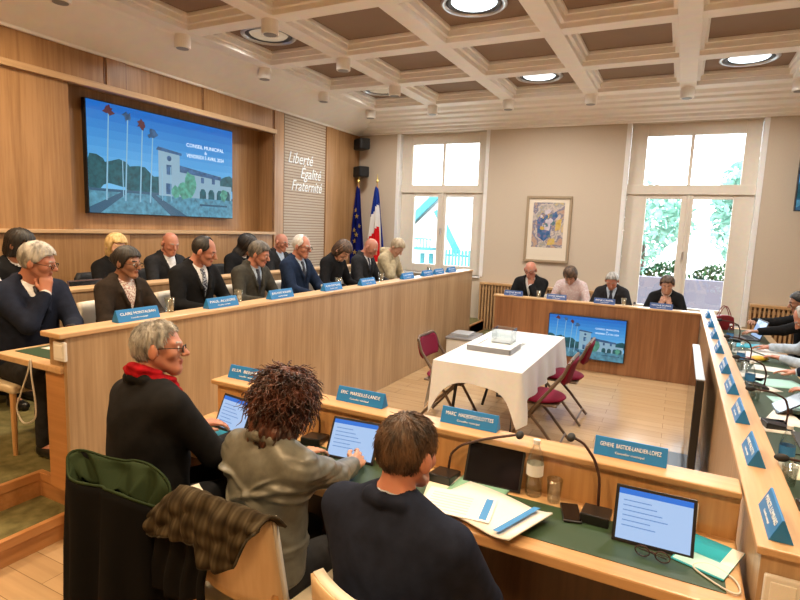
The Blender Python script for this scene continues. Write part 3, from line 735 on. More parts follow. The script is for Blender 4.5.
# radiator covers of wooden slats
def radiator(x0, x1, label):
    o = thing('radiator_cover', label, 'radiator cover', ((x0+x1)/2, YB-.09, 0), 0, 'slatted radiator covers'); w = (x1-x0)/2
    MB().box(-w, w, -.06, .08, .93, .97).build('top_board', 'oak_x', o, .004)
    m = MB(); m.box(-w, w, .03, .08, .05, .93); m.build('back_board', 'trim_wood_y', o)
    m = MB(); n_ = int((x1-x0)/.055)
    for i in range(n_+1):
        x = -w+.012+i*(2*w-.024)/n_; m.box(x-.014, x+.014, -.05, -.01, .04, .93)
    m.box(-w, w, -.012, .03, .10, .14); m.box(-w, w, -.012, .03, .84, .88); m.build('slats', 'slat_wood', o, .003)
radiator(-3.08, -.98, 'wooden slatted radiator cover below the framed picture'); radiator(.95, 3.3, 'wooden slatted radiator cover right of the right window')

# framed picture
o = thing('framed_picture', 'colourful abstract picture in a taupe frame on the window wall', 'picture', (-2.003, YB, 1.92))
w, h = .372, .548; m = MB()
m.box(-w, w, -.035, 0, h-.045, h); m.box(-w, w, -.035, 0, -h, -h+.045); m.box(-w, -w+.045, -.035, 0, -h+.045, h-.045); m.box(w-.045, w, -.035, 0, -h+.045, h-.045); m.build('frame', 'frame_taupe', o, .006)
MB().box(-w+.045, w-.045, -.016, -.002, -h+.045, h-.045).build('mat_board', 'mat_board', o)
MB().box(-.255, .255, -.019, -.016, -.43, .44).build('print', 'art', o)
m = MB(); m.box(-.255, .255, -.0196, -.0188, -.43, -.30)
for i in range(7): m.box(-.19+i*.055, -.16+i*.055, -.0205, -.0195, -.36+.02*(i % 3), -.34+.02*(i % 3))
m.build('print_caption', 'mat_board', o)
m = MB(); rr = random.Random(3)
m.mi = 0; m.prism([(-.16, -.12), (-.05, -.20), (.05, -.10), (.06, .10), (.16, .22), (.12, .30), (.02, .20), (-.10, .28), (-.18, .15)], -.0199, -.0188, 'y')
m.mi = 2; m.prism([(.12, -.02), (.21, -.0), (.22, .18), (.13, .15)], -.0199, -.0188, 'y'); m.prism([(.0, -.26), (.14, -.24), (.12, -.14), (.03, -.16)], -.0199, -.0188, 'y')
m.mi = 3; m.prism([(-.08, .0), (.03, -.02), (.05, .10), (-.03, .14), (-.10, .08)], -.0202, -.0188, 'y')
for i in range(26):
    a = rr.uniform(0, 2*PI); d = rr.uniform(.02, 1); m.mi = rr.randrange(4)
    cx, cz, q = -.03+.15*d*math.cos(a), .09+.22*d*math.sin(a), rr.uniform(.015, .045)
    m.prism([(cx+q*math.cos(t)*rr.uniform(.6, 1.3), cz+q*math.sin(t)*rr.uniform(.6, 1.3)) for t in np.linspace(0, 2*PI, 9)[:-1]], -.0205-.0002*i, -.0188, 'y')
noisy('art_blue', [(.3, (.015, .05, .16, 1)), (.5, (.05, .14, .32, 1)), (.7, (.30, .16, .22, 1))], 14, .7, 6); noisy('art_pale', [(.3, (.45, .40, .50, 1)), (.7, (.66, .62, .64, 1))], 14, .7, 6); noisy('art_yellow', [(.3, (.50, .30, .06, 1)), (.5, (.62, .44, .10, 1)), (.7, (.55, .36, .28, 1))], 14, .7, 6); noisy('art_teal', [(.3, (.04, .14, .20, 1)), (.5, (.12, .20, .22, 1)), (.7, (.42, .24, .2, 1))], 14, .7, 6)
m.build('painted_shapes', ['art_blue', 'art_teal', 'art_yellow', 'art_pale'], o)

# ------------------------------------------------------------------ screens
for nm, c, s in (('tv_sky', (.008, .13, .46, 1), .85), ('tv_sky2', (.04, .26, .60, 1), .9), ('tv_sky3', (.12, .36, .60, 1), .9), ('tv_tree', (.006, .05, .07, 1), .8), ('tv_wall', (.22, .37, .48, 1), .9), ('tv_roof', (.02, .06, .14, 1), .8),
                 ('tv_ground', (.04, .14, .22, 1), .8), ('tv_ground2', (.025, .10, .18, 1), .8), ('tv_green', (.04, .17, .14, 1), .8), ('tv_text', (.75, .9, 1, 1), 1.0), ('tv_palm', (.10, .02, .03, 1), .7), ('tv_trunk', (.22, .45, .62, 1), .8)):
    if nm in ('tv_tree', 'tv_ground', 'tv_green', 'tv_roof'): noisy(nm, [(.3, tuple(q_*.55 for q_ in c[:3])+(1,)), (.7, tuple(q_*1.35 for q_ in c[:3])+(1,))], 16, .3, 6, emis=s)
    else: emit(nm, c, s)
for i in range(10):
    t_ = i/9; emit('tv_band_%d' % i, (.12*(1-t_)**1.5+.005, .40*(1-t_)+.12*t_, .68*(1-t_)+.46*t_, 1), 1.0)
def town_picture(w, h, parent, y=-.001, text_=True):
    mats = ['tv_sky', 'tv_sky2', 'tv_sky3', 'tv_tree', 'tv_wall', 'tv_roof', 'tv_ground', 'tv_ground2', 'tv_green', 'tv_palm', 'tv_trunk']+['tv_band_%d' % i for i in range(10)]; ix = {k: i for i, k in enumerate(mats)}
    m = MB(); lay = [0]
    def poly(mat, pts):
        m.mi = ix[mat]; lay[0] += 1; yy = y-lay[0]*.00012
        m.add([((u-.5)*w, yy, (v-.5)*h) for u, v in pts], [list(range(len(pts)))])
    q = lambda mat, u0, u1, v0, v1: poly(mat, [(u0, v0), (u1, v0), (u1, v1), (u0, v1)])
    blob = lambda mat, u, v, a, b, n=14, j=.25, sd=1: poly(mat, [(min(1, max(0, u+a*math.cos(t)*(1+j*random.Random(sd*97+i).uniform(-1, 1)))), min(1, max(0, v+b*math.sin(t)*(1+j*random.Random(sd*31+i).uniform(-1, 1))))) for i, t in enumerate(np.linspace(0, 2*PI, n+1)[:-1])])
    for i in range(10): q('tv_band_%d' % i, 0, 1, .2+.08*i, .2+.08*(i+1))
    for i, (u, v, a, b) in enumerate(((.03, .36, .09, .17), (.15, .38, .10, .14), (.27, .34, .10, .14), (.37, .30, .08, .11), (.96, .38, .08, .10), (.9, .34, .06, .09))): blob('tv_tree', u, v, a, b, sd=i+1)
    q('tv_ground', 0, 1, 0, .22); poly('tv_ground2', [(0, .05), (.18, .2), (.22, .2), (.06, 0), (0, 0)]); poly('tv_ground2', [(.36, .2), (.40, .2), (.62, 0), (.5, 0)]); q('tv_ground2', .72, .95, .12, .14); q('tv_ground2', 0, 1, .20, .225)
    q('tv_wall', .42, .57, .2, .66); poly('tv_roof', [(.405, .655), (.585, .63), (.585, .655), (.42, .69)]); blob('tv_roof', .495, .585, .016, .028, j=0); q('tv_roof', .475, .51, .42, .52); q('tv_roof', .47, .51, .22, .33)
    q('tv_wall', .57, .89, .2, .47); poly('tv_roof', [(.57, .46), (.90, .42), (.90, .46), (.57, .53)])
    for u in (.64, .73, .82): q('tv_roof', u, u+.025, .37, .43)
    q('tv_wall', .70, .99, .2, .36)
    for u in (.745, .815, .885, .95): poly('tv_tree', [(u-.025, .2), (u+.025, .2), (u+.025, .27), (u+.012, .305), (u-.012, .305), (u-.025, .27)])
    for i, (u, v, a, b) in enumerate(((.65, .35, .04, .13), (.60, .27, .05, .08), (.54, .25, .03, .06), (.92, .26, .03, .07))): blob('tv_green', u, v, a, b, sd=i+20)
    for i, (u, v, mt) in enumerate(((.12, .94, 'tv_palm'), (.23, .91, 'tv_roof'), (.32, .87, 'tv_palm'), (.385, .80, 'tv_roof'))):
        poly('tv_trunk', [(u-.03, .12), (u-.02, .12), (u+.004, v), (u-.003, v)]); blob(mt, u, v, .028, .045, j=.5, sd=i+40)
    for u in (.19, .44, .50): q('tv_trunk', u, u+.006, .15, .5)
    m.build('screen_picture', mats, parent)
    if text_:
        for s_, v, ww in (('CONSEIL MUNICIPAL', .755, .30), ('du', .70, .018), ('VENDREDI 5 AVRIL 2024', .645, .30)):
            text('caption', s_, h*.055, 'tv_text', frame_mat((1, 0, 0), (0, 0, 1), (0, -1, 0), ((.77-.5)*w, y-.008, (v-.5)*h)), parent, ext=.0004, width=ww*w)
def television(label, loc, rz, w, h, pic=True, depth=.06, bez=.012, text_=True):
    o = thing('television', label, 'television', loc, rz)
    ca = MB().box(-w/2-bez, w/2+bez, 0, depth, -h/2-bez, h/2+bez).build('casing', 'black_plastic', o, .006)
    s_ = MB().box(-w/2, w/2, -.003, .002, -h/2, h/2).build('screen', 'screen_black', o)
    if pic: town_picture(w, h, s_, -.004, text_)
    return o
o = television('large wall television in the panelled niche showing a town hall under blue sky', (-5.90, 5.025, 2.52), PI/2, 2.19, 1.225)
MB().box(-.3, .3, .05, .09, -.2, .2).build('wall_bracket', 'dark_grey', o)
o = television('television on the front of the far desk showing a town hall', (-1.05, 7.74, .465), 0, 1.0, .565, depth=.05)
o = television('dark television seen edge-on along the right desk', (.18, 4.95, .50), -PI/2, 1.4, .78, pic=False, depth=.05)
MB().box(-.71, .71, -.004, .052, .402, .408).build('top_strip', 'grey_plastic', o)
m = MB(); m.box(-.25, .25, -.12, .06, -.498, -.485); m.box(-.04, .04, .01, .05, -.49, -.36); m.build('stand', 'black_plastic', o, .003)
o = television('wall television cut by the right edge of the photo', (1.78, 9.08, 2.64), .12, .95, .70, depth=.05, text_=False)
MB().box(-.06, .06, .05, .22, -.06, .06).build('wall_bracket', 'dark_grey', o)
# lettering on the slatted panel
o = thing('wall_lettering', 'white italic lettering reading Liberté Égalité Fraternité on the slatted panel', 'lettering', (XL+.018, 7.55, 2.3))
for s_, y, z, wd in (('Liberté', 7.42, 2.90, .66), ('Égalité', 7.70, 2.68, .58), ('Fraternité', 7.60, 2.47, .84)):
    text('word', s_, .25, 'letter_white', frame_mat((0, 1, 0), (0, 0, 1), (1, 0, 0), (.004, y-7.55, z-2.3)), o, shear=.35, ext=.005, width=wd)
# loudspeakers in the corner
for z, lb in ((3.38, 'upper black loudspeaker in the corner'), (2.87, 'lower black loudspeaker in the corner above the flags')):
    o = thing('loudspeaker', lb, 'loudspeaker', (-5.52, 9.12, z), R(-35), 'corner loudspeakers')
    MB().box(-.17, .17, -.12, .08, -.10, .10).build('cabinet', 'black_plastic', o, .02)
    MB().box(-.155, .155, -.126, -.118, -.085, .085).build('grille', 'matte_black', o, .004)
    MB().tube([(0, .06, 0), (-.05, .16, 0)], .02).build('bracket', 'dark_grey', o)
# flags on poles
def flag(x, y, kind, label):
    o = thing('flag', label, 'flag', (x, y, DZ), 0, None)
    MB().lathe([(.16, 0), (.16, .02), (.05, .05), (.03, .06)], 20).build('base', 'gold', o)
    MB().tube([(0, 0, .05), (0, 0, 2.36)], .014).build('pole', 'beech', o)
    MB().lathe([(.012, 2.36), (.028, 2.39), (.012, 2.43), (.004, 2.52)], 10).build('finial', 'gold', o)
    def fn(u, v):
        sp = .035+(.115 if kind == 'eu' else .15)*min(1, v*1.35)**.8; a = (u-.5)*2
        x_ = a*sp+.03*v; y_ = -.03-.035*math.sin(a*7+v*2)*min(1, v*3)-.02*math.cos(a*2)
        return (x_, y_, 2.30-1.45*v-.05*abs(a))
    if kind == 'eu':
        MB().grid(fn, 28, 24).build('cloth', 'flag_navy', o, smooth=True, solid=.006)
        m = MB()
        for u, v in ((.35, .30), (.62, .38), (.70, .50), (.58, .62), (.36, .70), (.25, .55), (.48, .85)):
            c = Vector(fn(u, v)); P = []
            for i in range(10):
                a = PI/2+i*PI/5; r_ = .048 if i % 2 == 0 else .02; P.append((c.x+r_*math.cos(a), c.z+r_*math.sin(a)))
            m.prism(P, c.y-.035, c.y-.028, 'y')
        m.build('stars', 'gold', o)
    else:
        def band(u, v): return fn(u, v)
        m = MB(); nu, nv = 28, 36
        vs = [fn(i/nu, j/nv) for j in range(nv+1) for i in range(nu+1)]
        for j in range(nv):
            for i in range(nu):
                t = j/nv+.22*((i/nu)-.5)
                m.mi = 0 if (t < .25 or i > nu*.82) else (1 if t < .52 or i > nu*.70 else 2)
                a = j*(nu+1)+i; m.f.append([a, a+1, a+nu+2, a+nu+1]); m.m.append(m.mi)
        m.v = vs; m.build('cloth', ['flag_blue', 'flag_white', 'flag_red'], o, smooth=True, solid=.006)
flag(-5.51, 9.0, 'eu', 'navy flag with gold stars on a pole in the corner'); flag(-5.12, 9.02, 'fr', 'blue, white and red flag on a pole by the left window')
# ------------------------------------------------------------------ desks
def desk_thing(label, loc=(0, 0, 0)): return thing('council_desk', label, 'desk', loc)
o = desk_thing('long pale oak dais desk curving past the seated row under the wall screen'); o['label'] = 'long pale oak raised desk in front of the row below the wall screen'
MB().box(DX-.03, DX, 1.80, 8.38, .0, 1.21).build('front_panel', 'oak', o, .003)
MB().box(DX-.165, DX+.012, 1.76, 8.39, 1.205, 1.235).build('ledge', 'oak_y', o, .006)
MB().box(DX-.15, DX-.035, 1.80, 8.38, 1.03, 1.205).build('upstand', 'oak', o, .003)
MB().box(-3.62, DX-.03, 1.78, 8.38, 1.00, 1.038).build('worktop', 'oak_y', o, .006)
MB().box(-3.56, -3.16, 1.86, 8.3, 1.038, 1.041).build('leather_inlay', 'leather_green', o)
MB().box(-3.15, DX-.03, 1.80, 1.84, DZ, 1.0).build('end_panel', 'step_wood_x', o, .003)
o = desk_thing('back row oak desk along the panelled wall')
MB().box(-4.47, -4.44, 2.6, 8.2, DZ, 1.235).build('front_panel', 'oak', o, .003)
MB().box(-4.62, -4.425, 2.58, 8.22, 1.235, 1.265).build('ledge', 'oak_y', o, .006)
MB().box(-5.0, -4.47, 2.6, 8.2, 1.02, 1.05).build('worktop', 'oak_y', o, .005)
o = desk_thing('far desk of reddish wood under the picture with a television on its front')
MB().box(-2.37, .30, 7.80, 7.84, 0, .915).build('front_panel', 'shaded_red_wood', o, .003)
MB().box(-2.40, .30, 7.785, 7.95, .915, .94).build('ledge', 'oak_x', o, .005)
MB().box(-2.37, .30, 7.84, 8.40, .71, .745).build('worktop', 'oak_x', o, .005)
MB().box(-2.37, -2.33, 7.84, 8.38, 0, .71).build('end_panel', 'shaded_red_wood', o, .003)
o = desk_thing('front desk with green leather inlay in the foreground')
MB().box(-2.38, .29, 2.345, 2.44, 0, .912).build('front_panel', 'beech', o, .003)
MB().box(-2.41, .29, 2.32, 2.462, .912, .94).build('ledge', 'oak_x', o, .006)
MB().box(-2.40, .29, 1.875, 2.345, .695, .74).build('worktop', 'oak_x', o, .008)
MB().box(-2.34, .18, 2.06, 2.075, .02, .695).build('shade_panel', 'underdesk_shade_wood', o)  # added dark sheet standing in for the shade under the worktop
MB().box(-2.28, .235, 1.955, 2.24, .74, .7425).build('leather_inlay', 'leather_green', o)
for x in (-2.36, -1.03, .20): MB().box(x-.02, x+.02, 1.95, 2.345, 0, .695).build('support_panel', 'underdesk_shade_wood', o, .003)
o = desk_thing('right desk running from the foreground corner to the far desk')
MB().box(.312, .44, 1.95, 8.22, 0, .912).build('front_panel', 'oak', o, .003)
MB().box(.296, .458, 1.935, 8.25, .912, .94).build('ledge', 'oak_y', o, .006)
MB().box(.44, 1.06, 2.0, 8.22, .70, .74).build('worktop', 'oak_y', o, .006)
MB().box(.52, .98, 2.1, 8.1, .74, .7425).build('leather_inlay', 'leather_green', o)
for y in (2.05, 4.1, 6.1, 8.1): MB().box(.44, 1.02, y-.02, y+.02, 0, .70).build('support_panel', 'oak', o, .003)
# socket boxes
for loc, rz, lb in (((.105, 2.345, .80), 0, 'white socket box on the front desk behind the tablet'), ((.375, 1.95, .80), 0, 'white socket box on the end of the right desk'), ((-2.985, 1.80, 1.13), 0, 'white socket box on the end of the raised desk')):
    q = thing('socket_box', lb, 'socket', loc, rz, 'white socket boxes')
    MB().box(-.05, .05, -.02, 0, -.055, .055).build('housing', 'white_plastic', q, .006)
    m = MB(); m.lathe([(.016, 0), (.018, .004)], 14); 
    MB().box(-.034, .034, -.024, -.018, -.038, .038).build('cover_plate', 'paper', q, .003)

# name plates: folded tent cards
plate_n = []
def plate(loc, rz, line1, line2, label, L=.29, group='blue name plates', mat='plate_blue'):
    o = thing('name_plate', label, 'name plate', loc, rz, group); h, d = .074, .034
    cd_ = MB().prism([(-d, 0), (d, 0), (.003, h), (-.003, h)], -L/2, L/2, 'x').build('card', mat, o, .0015)
    k = math.atan2(h, d); n_ = (0, -math.sin(k), math.cos(k)); up = (0, math.cos(k), math.sin(k))
    for (t, s, v, wd) in ((line1, .025, .046, L*.84), (line2, .013, .020, L*.40)):
        text('plate_text', t, s, 'letter_white', frame_mat((1, 0, 0), up, n_, (0, -d+v*(d-.003)/h-.0008, v+.0006)), cd_, ext=.0005, width=wd)
    return o
K = 'Conseiller municipal'
for y, nme, lb, dy in ((2.30, 'CLAIRE MONTALBAN', 'blue name plate before the woman in glasses on the raised desk', 0), (3.02, 'PAUL ALLEGRE', 'blue name plate before the balding man in the dark suit', 0), (3.70, 'JEAN-MARC ROLLAND', 'blue name plate before the man in the grey-green suit', 0), (4.48, 'ALAIN BERTRAND', 'blue name plate before the man in the blue suit', 0),
                     (5.16, 'MARIE FONTAINE', 'blue name plate before the bowed woman with brown hair', 0), (6.15, 'LUC PERRIN', 'blue name plate before the bald man near the flags', 0), (6.75, 'ROSE ARNAUD', 'third blue name plate from the far end of the raised desk', 0), (7.15, 'NOEL MARTIN', 'second blue name plate from the far end of the raised desk', 0), (7.62, 'EVE LAMBERT', 'last blue name plate at the far end of the raised desk', 0)):
    plate((-3.02, y, 1.235), PI/2, nme, K, lb, .30, 'name plates on the raised desk')
for x, nme, lb in ((-2.12, 'GEORGES BLANC', 'navy name plate before the man with hand at mouth'), (-1.50, 'SOPHIE RENAUD', 'navy name plate before the woman in the patterned blouse'), (-.86, 'RENE CASTEL', 'navy name plate before the man in dark suit between the two women'), (-.16, 'NICOLE DUMAS', 'navy name plate before the woman hiding her face in both hands')):
    q = plate((x, 7.865, .94), 0, nme, K, lb, .27, 'name plates on the far desk', 'plate_navy')
for x, nme, l2, lb in ((-2.22, 'ELSA  BERNARD', K, 'blue name plate on the front desk nearest the raised desk'), (-1.44, 'ERIC  MARSEILLE-LANDE', K, 'blue name plate on the front desk right of the curly-haired woman'), (-.83, 'MARC  HADJOPOULOTTES', K, 'blue name plate on the front desk before the black tablet'), (-.112, 'GENEVE  BASTIDE-LANDIER-LOPEZ', K, 'blue name plate at the right end of the front desk')):
    plate((x, 2.44, .94), 0, nme, l2, lb, .285, 'name plates on the front desk')
RY = [2.12, 2.76, 3.36, 3.95, 4.52, 5.28, 6.0, 6.75, 7.5]
RN = ['MARCEL LOMBARD', 'ANNE VALETTE', 'HUGO SERRANO', 'LISE GARNIER', 'OMER PASCAL', 'JEANNE ROUX', 'YVES COLIN', 'FLORE PETIT', 'ADELE MOREL']
ORD = ['nearest', 'second', 'third', 'fourth', 'fifth', 'sixth', 'seventh', 'eighth', 'farthest']
for y, nme, q in zip(RY, RN, ORD): plate((.365, y, .94), -PI/2, nme, K, 'blue name plate on the right desk, %s of its row' % (q if q in ('nearest', 'farthest') else q+' from the camera'), .26, 'name plates on the right desk', 'plate_blue')

# ------------------------------------------------------------------ table and folding chairs in the middle
TX0, TX1, TY0, TY1, TZ = -1.81, -1.04, 4.26, 6.06, .75
o = thing('folding_table', 'folding table with dark metal legs under the white cloth', 'table', ((TX0+TX1)/2, (TY0+TY1)/2, 0)); hw, hl = (TX1-TX0)/2-.01, (TY1-TY0)/2-.01
MB().box(-hw, hw, -hl, hl, TZ-.045, TZ-.004).build('tabletop', 'white_plastic', o, .01)
for sy in (-1, 1):
    y = sy*(hl-.28)
    MB().tube([(-hw+.12, y, TZ-.05), (-hw+.10, y+sy*.12, .02), (hw-.10, y+sy*.12, .02), (hw-.12, y, TZ-.05)], .016).build('leg_frame', 'matte_black', o)
    MB().tube([(0, y-sy*.30, TZ-.06), (0, y+sy*.06, .36)], .012).build('brace', 'matte_black', o)
cl = MB()
def skirt(u, v):
    # perimeter parameter u, drop v
    w_, l_ = hw+.012, hl+.012; per = 4*(w_+l_); d = u*per
    seg = [(2*w_, (-w_, -l_), (1, 0)), (2*l_, (w_, -l_), (0, 1)), (2*w_, (w_, l_), (-1, 0)), (2*l_, (-w_, l_), (0, -1))]
    for i, (ln, p, dr) in enumerate(seg):
        if d <= ln+1e-6 or i == 3: break
        d -= ln
    x, y = p[0]+dr[0]*d, p[1]+dr[1]*d; n_ = (dr[1], -dr[0])
    c = min(d, ln-d); cor = math.exp(-(c/.10)**1.3)                    # corners hang longer and flare
    drop = (.15 if i in (0, 2) else .27)+(.30 if i in (0, 2) else .18)*cor; fl = .018*math.sin(d*16+i)*v*(1-cor)+.05*v*cor+.02*v
    return (x+n_[0]*fl, y+n_[1]*fl, TZ+.002-drop*v)
cl.grid(skirt, 200, 12); cl.box(-hw-.012, hw+.012, -hl-.012, hl+.012, TZ-.002, TZ+.003)
c = cl.build('tablecloth', 'tablecloth_white', None, smooth=False); c.location = o.location
for p in c.data.polygons: p.use_smooth = len(p.vertices) == 4 and abs(p.normal.z) < .9
tag(c, 'white cloth draped over the folding table in the middle', 'tablecloth')
o = thing('document_tray', 'clear acrylic tray of papers on the white table', 'tray', (-1.50, 5.12, TZ+.003))
MB().box(-.20, .20, -.30, .30, 0, .012).build('base', 'clear_glass', o, .003)
MB().box(-.17, .17, -.27, .27, .012, .018).build('paper_stack', 'paper', o, .002)
m = MB(); m.box(-.21, .21, -.31, -.30, 0, .05); m.box(.20, .21, -.31, .05, 0, .05); m.build('rim', 'grey_plastic', o, .002)
o = thing('acrylic_box', 'small clear acrylic box standing on the papers of the white table', 'box', (-1.49, 5.28, TZ+.023))
m = MB(); m.box(-.10, .10, -.10, -.097, 0, .14); m.box(-.10, .10, .097, .10, 0, .14); m.box(-.10, -.097, -.097, .097, 0, .14); m.box(.097, .10, -.097, .097, 0, .14); m.build('walls', 'clear_glass', o)
MB().box(-.09, .09, -.09, .09, 0, .012).build('cards', 'paper_print', o)
o = thing('storage_box', 'pale lidded storage box on the floor behind the white table', 'box', (-2.62, 7.25, 0), .1)
MB().box(-.19, .19, -.26, .26, 0, .36).build('body', 'white_plastic', o, .012); MB().box(-.205, .205, -.275, .275, .36, .39).build('lid', 'grey_plastic', o, .008)
tag(MB().box(-2.76, -2.50, 7.08, 7.38, .39, .43).build('paper_stack', 'paper_print', None, .004), 'stack of papers on the pale storage box', 'papers')

def folding_chair(label, loc, rz):
    o = thing('folding_chair', label, 'chair', loc, rz, 'maroon folding chairs round the white table')
    for q in (-1, 1):
        MB().tube([(q*.20, -.24, .80), (q*.21, -.20, .70), (q*.22, .02, .40), (q*.22, .27, .012)], .014).build('leg', 'chair_brown', o)
        MB().tube([(q*.195, .16, .43), (q*.20, -.05, .22), (q*.20, -.23, .012)], .013).build('leg', 'chair_brown', o)
    MB().tube([(-.20, -.24, .80), (-.16, -.252, .83), (.16, -.252, .83), (.20, -.24, .80)], .014).build('crossbar', 'chair_brown', o)
    MB().tube([(-.22, .22, .08), (.22, .22, .08)], .009).build('crossbar', 'chair_brown', o); MB().tube([(-.20, -.19, .07), (.20, -.19, .07)], .009).build('crossbar', 'chair_brown', o)
    MB().grid(lambda u, v: ((u-.5)*.40*(1-.25*(abs(v-.5)*2)**4), -.235-.03*math.cos((u-.5)*2.6)+.05*(1-v), .62+.20*v), 12, 8).build('backrest', 'maroon', o, smooth=True, solid=.035)
    MB().ell((0, .02, .455), (.225, .225, .035), 24, 10).build('seat_pad', 'maroon', o, smooth=True)
    MB().box(-.20, .20, -.17, .22, .415, .435).build('seat_frame', 'chair_brown', o, .01)
    return o
folding_chair('nearer maroon folding chair on the right of the white table', (-.97, 4.77, 0), PI/2)
folding_chair('farther maroon folding chair on the right of the white table', (-.95, 5.62, 0), PI/2)
folding_chair('maroon folding chair on the left of the white table', (-1.93, 4.92, 0), -PI/2)

# ------------------------------------------------------------------ chairs used by the council
def council_chair():
    o = thing('council_chair', 'x', 'chair', (0, 0, 0))
    MB().box(-.225, .225, -.20, .24, .41, .465).build('seat', 'cream', o, .02, seg=3)
    def fn(u, v):
        a = (u-.5)*2; return (a*.225*(1-.08*v), -.185+.055*a*a-.05*v, .54+.35*v)
    MB().grid(fn, 14, 8).build('backrest', 'cream_pale', o, smooth=True, solid=.03)
    def fb(u, v):
        a = (u-.5)*2; x, y, z = fn(u, v); return (x*1.02, y-.022, z)
    MB().grid(fb, 14, 8).build('back_shell', 'pale_ply', o, smooth=True, solid=.008)
    for qx in (-1, 1):
        MB().tube([(qx*.20, .20, .42), (qx*.215, .22, .0)], [.020, .014]).build('leg', 'beech', o)
        MB().tube([(qx*.200, -.165, .60), (qx*.20, -.20, .42), (qx*.215, -.25, .0)], [.016, .020, .014]).build('leg', 'beech', o)
    return o
chair0 = council_chair(); chair_used = []
def seat_at(root, label, group, back=.02, ref=None):
    a = root.rotation_euler.z; x, y, z = root.location
    loc = (x+math.sin(a)*back, y-math.cos(a)*back, z)
    c = chair0 if not chair_used else dup(chair0)
    chair_used.append(1); c.location = loc; c.rotation_euler = (0, 0, a); c['label'] = label; c['group'] = group
    return c
def office_chair():
    o = thing('office_chair', 'x', 'chair')
    MB().box(-.23, .23, -.22, .24, .42, .49).build('seat', 'matte_black', o, .03, seg=3)
    MB().grid(lambda u, v: ((u-.5)*.46*(1-.2*(abs(2*v-1))**4), -.26+.07*(2*u-1)**2-.06*v, .56+.42*v), 12, 8).build('backrest', 'matte_black', o, smooth=True, solid=.05)
    MB().lathe([(.03, .06), (.03, .42)], 12).build('column', 'dark_grey', o)
    for i in range(5):
        a = i*2*PI/5; MB().tube([(0, 0, .09), (.27*math.cos(a), .27*math.sin(a), .05)], [.025, .016]).build('leg', 'black_plastic', o)
    for i in range(5):
        a = i*2*PI/5; MB().ell((.27*math.cos(a), .27*math.sin(a), .028), (.028, .028, .028), 10, 6).build('castor', 'black_plastic', o)
    return o
off0 = office_chair(); off_used = []
def office_at(root, label, group):
    a = root.rotation_euler.z; x, y, z = root.location
    c = off0 if not off_used else dup(off0)
    off_used.append(1); c.location = (x, y, z); c.rotation_euler = (0, 0, a); c['label'] = label; c['group'] = group
    return c

# ------------------------------------------------------------------ people
V1, V2, V3 = .005, .0065, .009
ROW1 = [
 dict(label='grey-haired man in navy suit, fist on chin, left end of the raised desk', top=(-3.80, 2.18, 1.675), haircol='grey', hair='full', topcol='navy', shirt='white', skin='ruddy', glasses=True, vox=V2, lean=8, head=(38, 10, 0), bw=1.12, bd=1.1,
      arms={'R': dict(w=(-.03, .205, 1.045), dir=(-.12, -.12, 1), palm=(-.5, -.85, 0), curl=1.25, pole=(.5, .5, -1)), 'L': dict(w=(-.05, .46, .80))}),
 dict(label='dark-haired woman in glasses, dark brown blazer and patterned blouse on the raised desk', top=(-3.85, 2.87, 1.635), hair='updo', haircol='dark', topcol='darkbrown', topwear='blazer', shirt='blouse', skin='tan', glasses=True, vox=V2, lean=6, head=(14, 4, 0), bw=.93),
 dict(label='balding dark-haired man in a black suit and dotted tie looking down to his right', top=(-3.85, 3.69, 1.71), hair='receding', haircol='dark', topcol='black', tie='tie_dots', skin='ruddy', vox=V2, lean=10, head=(30, 14, 0), bw=1.1, bd=1.15),
 dict(label='grey-brown haired man in a grey-green suit on the raised desk', top=(-3.85, 4.42, 1.66), hair='full', haircol='greybrown', topcol='greygreen', shirt='shirt_blue', skin='ruddy', vox=.007, lean=10, head=(22, 12, 0), bw=1.08),
 dict(label='white-haired man in a blue suit and tie on the raised desk', top=(-3.85, 5.11, 1.735), hair='receding', haircol='white', topcol='blue', shirt='shirt_blue', skin='ruddy', vox=.0075, lean=5, head=(6, 8, 0), glasses=True),
 dict(label='brown-haired woman in black bowing her head over the raised desk', top=(-3.80, 5.99, 1.635), hair='bob', haircol='brown', topcol='black', topwear='sweater', skin='fair', vox=.008, lean=14, head=(-6, 34, 0), bw=.93),
 dict(label='bald man in a charcoal jacket in front of the flags', top=(-3.80, 6.68, 1.68), hair=None, haircol='grey', topcol='charcoal', shirt='white', skin='ruddy', vox=.008, lean=9, head=(0, 26, 0)),
 dict(label='fair-haired person in a beige hooded top bowing at the far end of the raised desk', top=(-3.78, 7.47, 1.66), hair='full', haircol='beige', topcol='beige', topwear='hoodie', skin='fair', vox=.008, lean=14, head=(-8, 30, 0), arms={'R': dict(w=(.05, .22, .98), dir=(-.1, -.2, 1), palm=(-.3, -.9, 0), curl=1.1, pole=(.5, .4, -1))}),
]
